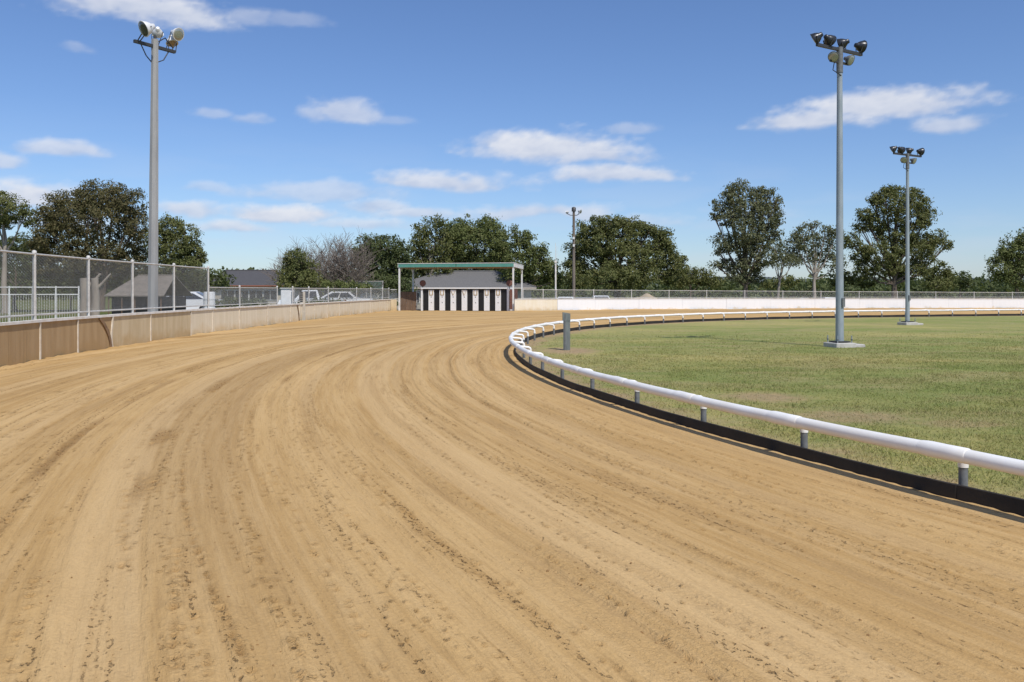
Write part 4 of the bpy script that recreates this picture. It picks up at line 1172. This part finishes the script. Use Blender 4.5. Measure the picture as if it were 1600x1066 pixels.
def sand_heap():
    Y = 74.0; xa, xb = at(974, 0, Y).x, at(1052, 0, Y).x; g = gz(0, Y); zt = at(0, 458.5, Y).z
    n, m_ = 26, 14; vs = []
    for i in range(n + 1):
        for j in range(m_ + 1):
            u = i / n * 2 - 1; v = j / m_ * 2 - 1
            e_ = max(0, 1 - abs(u) ** 3) * max(0, 1 - abs(v) ** 1.6)
            k = .78 + .22 * math.exp(-((u - .05) / .35) ** 2) + .10 * (float(vnoise(u * 4, v * 3, 51)) - .5)
            vs.append((xa + (xb - xa) * i / n, Y + 3 * (j / m_), g - .05 + (zt - g) * e_ * k))
    fs = [(i * (m_ + 1) + j, (i + 1) * (m_ + 1) + j, (i + 1) * (m_ + 1) + j + 1, i * (m_ + 1) + j + 1) for i in range(n) for j in range(m_)]
    mb = MB().add(vs, fs, True)
    o = mb.build('sand_heap', M['heap'], loc=((xa + xb) / 2, Y + 1.5, g)); tag(o, 'pale heap of sand behind the fence on the far bend', 'sand heap')
M['heap'] = mat('heaped_sand', (.40, .31, .20), .95, var=(.33, .27, .19), vscale=2, bump=.05, bscale=3)
sand_heap()

# yard fence of white rails and wire seen through the high fence
def yard_fence():
    Y = 37.0; A = at(-60, 0, Y); B = at(123, 0, Y + 1.0); g = -.1
    t = thing('yard_fence', (B.x, B.y, g), 'white two-rail yard fence with thin uprights beyond the high fence', 'fence')
    d = B - A; n = 5
    for k in range(n + 1):
        p = A + d * k / n; MB().tube([(p.x, p.y, g), (p.x, p.y, at(0, 447, Y).z)], .035, 6).build('post', M['white_steel'], t)
    for yp in (449, 460.5): 
        z = at(0, yp, Y).z; MB().tube([(A.x, A.y, z), (B.x, B.y, z)], .026, 6).build('rail', M['white_steel'], t)
    for k in range(45):
        p = A + d * (k + .5) / 45; MB().tube([(p.x, p.y, g), (p.x, p.y, at(0, 460, Y).z)], .011, 4, False).build('upright', M['fence_pipe'], t)
yard_fence()

def shade_run():
    Y = 72.0; A = at(522, 0, Y); B = at(598, 0, Y - 1); g = gz(0, Y); zt = at(0, 440, Y).z; zm = at(0, 452, Y).z
    t = thing('shade_fence', ((A.x + B.x) / 2, Y, g), 'tall pipe frame hung with green shade cloth left of the shelter', 'fence')
    for k in range(4):
        p = A + (B - A) * k / 3; MB().tube([(p.x, p.y, g), (p.x, p.y, zt + .05)], .045, 8).build('post', M['fence_pipe'], t)
    MB().tube([(A.x, A.y, zt), (B.x, B.y, zt)], .035, 6).build('top_rail', M['fence_pipe'], t)
    for k in range(3):
        a = A + (B - A) * (k + .03) / 3; b = A + (B - A) * (k + .97) / 3
        MB().beam((a.x, a.y, (zt + zm) / 2), (b.x, b.y, (zt + zm) / 2), .012, zt - zm - .06).build('cloth_panel', M['shade_cloth'], t)
shade_run()

# ------------------------------------------------------------------ parked cars behind the fences
def car(label, px, Y, rotz, paint, kind='sedan'):
    x = (px - CX) * Y / F; g = gz(x, Y) if Y > 60 else -.1
    t = thing('parked_car', (x, Y, g), label, 'car', 'cars parked beyond the fences'); Rm = Matrix.Rotation(rotz, 3, 'Z')
    def T(p): return Vector((x, Y, g)) + Rm @ Vector(p)
    hw = .86
    lower = [(-2.2, .32), (-2.22, .62), (-2.12, .86), (-1.2, .94), (1.55, .97), (2.12, .93), (2.2, .6), (2.15, .32)]
    if kind == 'sedan': cab = [(-1.15, .93), (-.55, 1.40), (.75, 1.43), (1.55, .96)]
    elif kind == 'van': cab = [(-1.75, .93), (-1.15, 1.75), (2.05, 1.78), (2.15, .96)]
    else: cab = [(-1.1, .93), (-.6, 1.52), (.35, 1.54), (.55, .96)]
    def prism(prof, w0, w1):
        n = len(prof); zs = [p[1] for p in prof]; zl, zh = min(zs), max(zs); vs = []
        for sg in (-1, 1):
            for (a, z) in prof:
                f_ = (z - zl) / (zh - zl); vs.append(T((a, sg * (w0 + (w1 - w0) * f_), z)))
        fs = [tuple(range(n))[::-1], tuple(range(n, 2 * n))] + [(i, (i + 1) % n, n + (i + 1) % n, n + i) for i in range(n)]
        return MB().add(vs, fs)
    b = prism(lower, hw, hw - .02).build('body', paint, t)
    prism(cab, hw - .06, hw - .22).build('cabin', paint, t)
    zl, zh = .99, cab[1][1] - .07
    xl0, xl1 = cab[0][0] + .22, cab[-1][0] - .2; xt0, xt1 = cab[1][0] + .06, cab[2][0] - .06
    for sg in (-1, 1):                                                      # side glass, slightly proud
        for k in (0, 1):
            f0, f1 = k * .5 + .02, k * .5 + .48
            q = [(xl0 + (xl1 - xl0) * f0, sg * (hw - .055), zl), (xl0 + (xl1 - xl0) * f1, sg * (hw - .055), zl), (xt0 + (xt1 - xt0) * f1, sg * (hw - .185), zh), (xt0 + (xt1 - xt0) * f0, sg * (hw - .185), zh)]
            o_ = [(a, c + sg * .02, z) for a, c, z in q]
            MB().add([T(p) for p in q + o_], [(0, 1, 2, 3), (4, 5, 6, 7), (0, 1, 5, 4), (1, 2, 6, 5), (2, 3, 7, 6), (3, 0, 4, 7)]).build('side_window', M['glass'], t)
    for (a0, a1, nm) in ((cab[0], cab[1], 'windscreen'), (cab[3], cab[2], 'rear_window')):
        sg = -1 if nm == 'windscreen' else 1
        q = [(a0[0] * .9 + a1[0] * .1 + sg * .012, c, a0[1] * .9 + a1[1] * .1 + .012) for c in (-.68, .68)] + [(a0[0] * .12 + a1[0] * .88 + sg * .012, c, a0[1] * .12 + a1[1] * .88 + .012) for c in (.60, -.60)]
        o_ = [(a + sg * .012, c, z + .01) for a, c, z in q]
        MB().add([T(p) for p in q + o_], [(0, 1, 2, 3), (4, 5, 6, 7), (0, 1, 5, 4), (1, 2, 6, 5), (2, 3, 7, 6), (3, 0, 4, 7)]).build(nm, M['glass'], t)
    for a in (-1.35, 1.35):
        for sg in (-1, 1):
            wv_ = MB().lathe(T((a, sg * (hw - .18), .32)), Rm @ Vector((0, sg, 0)), [(0, .30), (.03, .32), (.17, .32), (.20, .30)], 16).build('wheel', M['tyre'], t)
            MB().lathe(T((a, sg * (hw - .18), .32)), Rm @ Vector((0, sg, 0)), [(.195, .20), (.21, .18)], 12).build('rim', M['rim'], wv_)
    for sg in (-1, 1):
        MB().box(T((-2.2, sg * .62, .70)), (.06, .3, .14), M=Rm).build('headlight', M['lens_pale'], t)
        MB().box(T((2.19, sg * .66, .78)), (.06, .26, .14), M=Rm).build('tail_light', M['tail'], t)
    return t
car('white sedan parked beyond the right end of the high fence', 288, 52, .12, M['car_white'])
car('white utility parked just right of the white cabinet', 487, 58, .25, M['car_white'], 'ute')
car('white sedan parked under the bare tree beyond the low fence', 536, 64, 3.2, M['car_white'])
car('white sedan parked behind the slim white mast', 884, 76, 1.45, M['car_white'])
car('dark blue-grey sedan, middle of three cars behind the far fence', 911, 76.5, 1.5, M['car_blue'])
car('white utility parked rightmost of the three behind the far fence', 938, 76, 1.62, M['car_white'], 'ute')
car('white sedan parked side-on under the tall gum trees', 1247, 78, .05, M['car_white'])
car('white utility parked side-on left of the nearer infield pole', 1292, 79, 3.1, M['car_white'], 'ute')
car('white hatch parked beside the farther infield pole', 1437, 80, 1.3, M['car_white'])

# ------------------------------------------------------------------ trees
def leaf_cards(C, size, rng, elong=1.7, outw=None):
    n = len(C)
    nr = rng.normal(size=(n, 3)) * .62
    if outw is not None: nr = nr + outw * .95 + np.array((0, 0, .25))
    nr /= np.linalg.norm(nr, axis=1)[:, None]
    a = rng.normal(size=(n, 3)); a -= (a * nr).sum(1)[:, None] * nr; a /= np.linalg.norm(a, axis=1)[:, None]
    b = np.cross(nr, a)
    sz = (size * (.6 + .8 * rng.random(n)))[:, None]
    c = np.cross(a, b)
    bend = c * sz * .18
    v = np.stack([C - a * sz * elong * .5, C + b * sz * .42 + bend, C + a * sz * elong * .5, C - b * sz * .42 + bend], 1)
    return v.reshape(-1, 3), np.arange(n * 4).reshape(-1, 4)

def crown_points(lobes, rng, cover, leaf, clump=.42):
    pts = []; out = []
    for (c, r) in lobes:
        area = math.pi * r[0] * r[2]; nleaf = int(cover * area / (leaf * leaf * .62))
        ncl = max(6, int(area / (clump * clump * .42)))
        dv = rng.normal(size=(ncl, 3)); dv /= np.linalg.norm(dv, axis=1)[:, None]
        rad = (.38 + .64 * rng.random(ncl) ** .55)[:, None]
        cl = dv * rad * np.array(r) + np.array(c)
        k = rng.integers(0, ncl, nleaf)
        wgt = .55 + .9 * rng.random(ncl)
        p = cl[k] + np.clip(rng.normal(size=(nleaf, 3)), -1.7, 1.7) * (clump * .46 * wgt[k])[:, None] * np.array((1, 1, .75))
        pts.append(p)
        ow = .55 * dv[k] + 1.1 * (p - cl[k]) / (clump * .46) * .5
        out.append(ow / np.maximum(1e-6, np.linalg.norm(ow, axis=1))[:, None])
    return np.concatenate(pts), np.concatenate(out)

def tree(name, label, Y, base_px, lobes, leaf='olive', bark='bark', cover=3.0, leaf_size=.110, clump=.42, trunk_r=.25, fork=.35, depth=.8, cat='tree', seed=1, stems=1, group='trees standing behind the track'):
    rng = np.random.default_rng(seed); k = Y / F
    x = (base_px - CX) * k; g = gz(x, Y); base = Vector((x, Y, g - .05))
    t = thing(name, base, label, cat, group)
    LB = []
    for (px, py, rx, ry) in lobes:
        c = at(px, py, Y); yo = rng.uniform(-.5, .5) * rx * k * depth * 1.3
        LB.append(((c.x, Y + yo, c.z), (rx * k * 1.06, max(rx, ry) * k * depth, ry * k * 1.06)))
    P, OW = crown_points(LB, rng, cover * 1.12, leaf_size * Y / 70, clump * Y / 70)
    v, f = leaf_cards(P, leaf_size * Y / 70, rng, outw=OW)
    np_mesh('crown', v, f, L[leaf], t)
    ztop = max(c[2] for c, r in LB)
    zf = g + (ztop - g) * fork
    mb = MB()
    cxm = sum(c[0] for c, r in LB) / len(LB)
    for s_ in range(stems):
        ox = (s_ - (stems - 1) / 2) * trunk_r * 2.2
        fk = Vector((x + ox * 2 + (cxm - x) * .2, Y, zf))
        mb.tube([base + Vector((ox * .6, 0, 0)), base.lerp(fk, .12) + Vector((ox * .5, 0, 0)), base.lerp(fk, .55) + Vector((rng.uniform(-.1, .1), rng.uniform(-.1, .1), 0)), fk],
                [trunk_r * 1.35, trunk_r * 1.02, trunk_r * .85, trunk_r * .68], 8)
        top = Vector((cxm + ox, Y, zf + (ztop - zf) * .75))
        mid = fk.lerp(top, .5) + Vector((rng.uniform(-.2, .2), 0, 0))
        mb.tube([fk, mid, top], [trunk_r * .66, trunk_r * .42, trunk_r * .15], 7)
    mb.build('trunk', M[bark], t)
    mb = MB()
    for (c, r) in LB:
        c = Vector(c); f_ = rng.uniform(0.0, .45)
        st = fk.lerp(top, f_ * max(0, min(1, (c.z - zf) / max(.1, ztop - zf))))
        if c.z < zf: st = base.lerp(fk, .8)
        m1 = st.lerp(c, .45) + Vector((0, rng.uniform(-.2, .2), -.12 * (c - st).length))
        mb.tube([st, m1, c], [trunk_r * .42, trunk_r * .27, trunk_r * .14], 6)
        for q in range(7):
            dv = Vector(rng.normal(size=3)); dv.normalize()
            e = c + Vector((dv.x * r[0], dv.y * r[1], abs(dv.z) * r[2] * .9)) * .82
            s0 = m1.lerp(c, rng.uniform(.3, 1)); mm = s0.lerp(e, .5) + Vector(rng.normal(size=3)) * .12
            mb.tube([s0, mm, e], [trunk_r * .13, trunk_r * .085, trunk_r * .03], 4, caps=False)
    mb.build('limbs', M[bark], t)
    return t

tree('gum_tree', 'flat-topped pale-limbed tree cut by the left edge of the picture', 56, 8,
     [(12, 325, 34, 20), (-25, 318, 34, 26), (35, 338, 14, 14), (-5, 345, 26, 12)], 'olive', 'bark_pale', 3.2, trunk_r=.20, fork=.5, seed=3)
tree('shrub', 'dark shrubs filling the space under the flat-topped tree at left', 60, 25,
     [(25, 385, 26, 18), (5, 400, 30, 22), (45, 400, 20, 24), (-30, 390, 40, 40), (60, 415, 30, 20)], 'dark', 'bark', 3.0, trunk_r=.10, fork=.3, cat='shrub', seed=4)
tree('broad_tree', 'very broad bronze-green tree left of the concrete floodlight pole', 60, 152,
     [(150, 305, 34, 26), (118, 318, 32, 26), (178, 312, 28, 26), (210, 325, 20, 30), (92, 335, 22, 30), (150, 340, 60, 30), (72, 350, 20, 30), (218, 355, 14, 26),
      (105, 375, 40, 30), (195, 380, 34, 28), (66, 390, 18, 26), (150, 395, 45, 24), (110, 415, 50, 22), (200, 412, 30, 22), (165, 420, 40, 18)], 'brown', 'bark', 2.5, trunk_r=.30, fork=.28, seed=5, stems=2)
tree('leafy_tree', 'smaller olive tree just right of the concrete floodlight pole', 60, 272,
     [(266, 358, 20, 22), (250, 375, 18, 28), (293, 372, 17, 20), (275, 392, 28, 24), (300, 398, 16, 20), (310, 405, 9, 16), (256, 415, 22, 24), (290, 420, 26, 18)], 'olive', 'bark', 3.2, trunk_r=.2, seed=6)
tree('bushy_tree', 'rounded dark olive bush in front of the bare tree', 64, 468,
     [(464, 408, 18, 18), (452, 424, 16, 18), (480, 425, 18, 18), (466, 440, 28, 14), (490, 442, 18, 10)], 'olive', 'bark', 3.6, trunk_r=.12, seed=7)
tree('dense_tree', 'dense dark green tree between the bare tree and the shelter', 84, 605,
     [(605, 388, 28, 18), (575, 385, 22, 16), (628, 402, 16, 20), (600, 410, 38, 22), (562, 398, 20, 16), (572, 425, 24, 22), (622, 428, 22, 24), (598, 440, 40, 16)], 'dark', 'bark', 3.8, trunk_r=.28, seed=8)
tree('tall_tree', 'knobbly two-headed tree standing above the left end of the shelter', 92, 672,
     [(660, 360, 13, 16), (684, 350, 11, 13), (652, 382, 13, 20), (674, 385, 18, 24), (690, 375, 12, 22), (655, 410, 16, 20), (680, 415, 26, 24), (660, 435, 26, 16)], 'olive', 'bark_pale', 3.0, trunk_r=.28, seed=9)
tree('dense_tree', 'big domed olive tree directly behind the starting shelter', 96, 742,
     [(738, 356, 36, 20), (765, 362, 26, 22), (712, 368, 22, 22), (745, 385, 48, 28), (785, 380, 12, 24), (705, 398, 22, 26), (740, 415, 55, 26), (780, 410, 22, 24)], 'mid', 'bark', 3.8, trunk_r=.35, seed=10)
tree('leafy_tree', 'olive tree with stepped outline right of the domed tree', 90, 818,
     [(806, 366, 9, 12), (822, 374, 12, 12), (812, 388, 16, 16), (836, 392, 12, 12), (850, 388, 7, 9), (848, 408, 14, 14), (815, 412, 26, 20), (862, 420, 8, 16), (840, 430, 32, 18), (800, 435, 24, 14), (868, 440, 10, 14)], 'mid', 'bark', 3.5, trunk_r=.24, seed=11)
tree('broad_tree', 'huge spreading olive tree right of the white mast', 88, 965,
     [(928, 356, 24, 16), (990, 346, 18, 12), (955, 352, 28, 14), (1012, 362, 16, 12), (905, 378, 16, 18), (945, 378, 38, 24), (1000, 378, 38, 24), (1036, 378, 16, 20),
      (895, 402, 14, 20), (925, 408, 34, 26), (985, 410, 48, 26), (1040, 405, 20, 24), (960, 434, 70, 18), (900, 434, 22, 16), (1050, 428, 16, 18)], 'olive', 'bark', 3.8, trunk_r=.42, seed=12)
tree('bushy_tree', 'low rounded bushes between the huge spreading tree and the tall gum', 96, 1078,
     [(1064, 412, 10, 14), (1075, 432, 22, 14), (1100, 434, 16, 12), (1115, 440, 14, 10), (1055, 438, 16, 12)], 'olive', 'bark', 3.6, trunk_r=.15, seed=13)
tree('tall_gum', 'tallest gum tree, ragged crown, left of the nearer infield pole', 82, 1166,
     [(1155, 294, 16, 13), (1138, 305, 12, 12), (1184, 300, 12, 12), (1202, 300, 8, 8), (1210, 315, 10, 14), (1165, 318, 34, 18), (1125, 322, 13, 10), (1117, 336, 9, 6), (1140, 340, 20, 14), (1192, 338, 26, 22),
      (1215, 342, 8, 14), (1165, 360, 28, 20), (1205, 365, 16, 12), (1130, 378, 17, 14), (1155, 385, 24, 14), (1185, 385, 22, 16), (1122, 392, 7, 6), (1118, 414, 10, 5), (1140, 416, 18, 11), (1172, 410, 24, 16), (1150, 434, 18, 12), (1180, 434, 14, 12)], 'grey', 'bark', 2.9, .11, .36, .30, .22, seed=14)
tree('young_gum', 'small open gum with pale forked limbs beside the tallest gum', 80, 1216,
     [(1212, 384, 12, 10), (1232, 394, 16, 12), (1206, 402, 16, 12), (1222, 410, 22, 10), (1240, 408, 14, 9)], 'grey', 'bark_pale', 2.0, trunk_r=.17, fork=.42, seed=15)
tree('open_gum', 'open-crowned gum directly left of the nearer infield pole', 80, 1271,
     [(1268, 354, 14, 9), (1252, 366, 16, 10), (1286, 366, 16, 12), (1240, 378, 12, 8), (1268, 380, 26, 14), (1302, 372, 12, 12), (1298, 392, 18, 14), (1255, 398, 22, 12), (1304, 414, 12, 16), (1283, 408, 14, 10)], 'grey', 'bark_pale', 1.9, trunk_r=.21, fork=.36, seed=16)
tree('tall_gum', 'full-headed tall gum behind the farther infield pole', 84, 1397,
     [(1402, 298, 20, 9), (1380, 304, 14, 10), (1426, 306, 16, 12), (1366, 316, 12, 12), (1440, 320, 10, 14), (1400, 322, 38, 16), (1352, 338, 14, 14), (1345, 356, 9, 8), (1372, 348, 20, 18), (1445, 340, 12, 16), (1420, 346, 30, 16),
      (1402, 368, 30, 16), (1328, 378, 12, 14), (1465, 372, 16, 12), (1447, 378, 22, 14), (1478, 384, 7, 10), (1425, 388, 36, 14), (1345, 396, 16, 14), (1372, 396, 30, 16), (1440, 404, 20, 10), (1345, 422, 15, 16), (1385, 420, 34, 14), (1425, 424, 28, 14)], 'olive', 'bark', 3.3, .11, .36, .34, .24, seed=17)
tree('leafy_tree', 'small round-topped tree right of the farther infield pole', 92, 1468,
     [(1470, 422, 14, 10), (1458, 430, 14, 12), (1480, 432, 12, 10), (1465, 444, 26, 10)], 'olive', 'bark', 3.2, trunk_r=.14, seed=18)
tree('bushy_tree', 'low dark tree in the gap left of the right-edge tree', 105, 1500,
     [(1500, 434, 14, 8), (1490, 442, 14, 8), (1512, 443, 14, 8)], 'dark', 'bark', 3.2, trunk_r=.14, seed=19)
tree('leafy_tree', 'grey-green tree cut by the right edge of the picture', 78, 1590,
     [(1604, 374, 16, 16), (1578, 388, 14, 18), (1562, 400, 12, 14), (1592, 404, 24, 22), (1551, 408, 7, 6), (1560, 424, 16, 16), (1590, 432, 30, 20), (1620, 400, 24, 36)], 'mid', 'bark', 3.0, trunk_r=.22, seed=20)
tree('shrub', 'grey-green shrub behind the left post of the shelter', 70, 625,
     [(618, 446, 12, 8), (632, 442, 12, 9), (610, 452, 10, 6), (640, 452, 12, 7)], 'dark', 'bark', 3.2, .12, .3, .06, .3, cat='shrub', seed=21)
tree('shrub', 'low green hedge shrub under the bare tree behind the low fence', 62, 540,
     [(520, 446, 14, 7), (545, 447, 16, 6), (568, 449, 14, 5)], 'mid', 'bark', 3.0, .12, .3, .05, .3, cat='shrub', seed=22)
tree('shrub', 'green shrubs at the foot of the tall gums behind the white wall', 88, 1240,
     [(1232, 440, 18, 8), (1318, 436, 22, 12), (1345, 440, 20, 10), (1205, 446, 14, 7)], 'olive', 'bark', 2.8, .14, .34, .06, .3, cat='shrub', seed=23)

for i_, (bx_, lab_) in enumerate(((20, 'low dark understory bush at the far left behind the yard fence'), (110, 'low dark understory bush beneath the very broad tree'), (210, 'low dark understory bush behind the beige shed'), (300, 'low dark understory bush behind the white sedan at left'))):
    tree('shrub', lab_, 66, bx_, [(bx_ - 35, 436, 28, 16), (bx_, 430, 34, 18), (bx_ + 38, 437, 28, 15), (bx_ + 10, 448, 50, 10)], 'dark', 'bark', 2.6, .15, .34, .06, .3, cat='shrub', seed=40 + i_)

for i_, (bx_, lab_) in enumerate(((370, 'clipped grey-green hedge left of the white cabinet behind the low fence'), (500, 'clipped grey-green hedge below the white utility behind the low fence'), (575, 'clipped grey-green hedge nearest the shelter behind the low fence'))):
    tree('hedge', lab_, 50 if bx_ < 540 else 66, bx_, [(bx_ - 28, 478, 16, 10), (bx_ - 10, 476, 18, 10), (bx_ + 12, 478, 18, 10), (bx_ + 30, 477, 16, 10)], 'dark', 'bark', 3.2, .13, .3, .04, .3, cat='hedge', seed=50 + i_, group='clipped hedges behind the low fence')

def bare_trunks():
    for px, lab, r in ((132, 'left of two pale thick tree trunks seen through the high fence', .26), (148, 'right of two pale thick tree trunks seen through the high fence', .20)):
        Y = 40.0; x = (px - CX) * Y / F; b = Vector((x, Y, -.12))
        t = thing('tree_stump', b, lab, 'tree trunk', 'cut trunks behind the high fence')
        MB().tube([b, b + Vector((.02, 0, .3)), b + Vector((.05, 0, 1.2)), b + Vector((.0, 0, 2.1))], [r * 1.35, r, r * .86, r * .8], 10).build('trunk', M['bark_pale'], t)
        MB().tube([b + Vector((0, 0, 1.5)), b + Vector((.35, .1, 1.9)), b + Vector((.7, .1, 2.3))], [r * .45, r * .35, r * .2], 7).build('limb', M['bark_pale'], t)
bare_trunks()

def bare_tree():
    Y = 70.0; x = (506 - CX) * Y / F; b = Vector((x, Y, gz(x, Y) - .05)); rnd = random.Random(5)
    t = thing('bare_tree', b, 'leafless grey tree with a wide fan of fine twigs', 'tree')
    big = MB(); tw = MB(); cnt = [0]
    def grow(p, d, ln, r, lev):
        n = 3; pts = [p]; q = p; dd = d.copy()
        for i in range(n):
            dd = (dd + Vector((rnd.gauss(0, .10), rnd.gauss(0, .10), rnd.gauss(.03, .07)))).normalized(); q = q + dd * ln / n; pts.append(q)
        rr = [r, r * .85, r * .7, r * .55]
        (big if lev < 2 else tw).tube(pts, rr, 6 if lev < 2 else 3, caps=False); cnt[0] += 1
        if lev >= 5: return
        m = (7, 6, 5, 4, 3)[lev]
        for i in range(m):
            f_ = rnd.uniform(.35, 1.0) if lev else rnd.uniform(.7, 1.0)
            k = min(int(f_ * n), n - 1); s = pts[k].lerp(pts[k + 1], f_ * n - k)
            ax = Vector((rnd.gauss(0, 1), rnd.gauss(0, 1), rnd.gauss(.25, .5))).normalized()
            sp = (.75, .62, .6, .6, .6)[lev]
            nd = (dd * (1 - sp * .6) + ax * sp).normalized()
            if nd.z < -.15: nd.z = abs(nd.z)
            grow(s, nd, ln * rnd.uniform(.62, .85), max(r * .52, .013), lev + 1)
    top = b + Vector((.05, 0, 1.1))
    big.tube([b, b + Vector((0, 0, .5)), top], [.24, .19, .17], 8)
    for a in (-1.15, -.75, -.35, -.05, .3, .7, 1.05, 1.35):
        d = Vector((math.sin(a) * 1.0, rnd.uniform(-.5, .5), math.cos(a))).normalized()
        grow(top - Vector((0, 0, rnd.uniform(0, .4))), d, 2.2 + .35 * abs(math.sin(a)), .10, 1)
    big.build('trunk', M['bark_grey'], t); tw.build('twigs', M['bark_grey'], t)
bare_tree()

def far_wood():
    rng = np.random.default_rng(77); C = []
    for i in range(520):
        Y = rng.uniform(200, 330); px = rng.uniform(-250, 1850); x = (px - CX) * Y / F
        top_px = 422 + 12 * float(smooth(500, 1400, np.array(px))) + rng.uniform(-6, 12)
        h = at(px, top_px, Y).z + .95
        if h < 1: continue
        r = rng.uniform(2.5, 5.5)
        n = int(90)
        dv = rng.normal(size=(n, 3)); dv /= np.linalg.norm(dv, axis=1)[:, None]
        p = dv * (.55 + .5 * rng.random((n, 1))) * np.array((r, r, h * .52)) + np.array((x, Y, -.95 + h * .5))
        C.append(p)
    C = np.concatenate(C)
    v, f = leaf_cards(C, .95, rng, 1.3)
    o = np_mesh('distant_woodland', v, f, L['dark']); tag(o, 'distant band of woodland low on the skyline', 'woodland', kind='stuff')
far_wood()
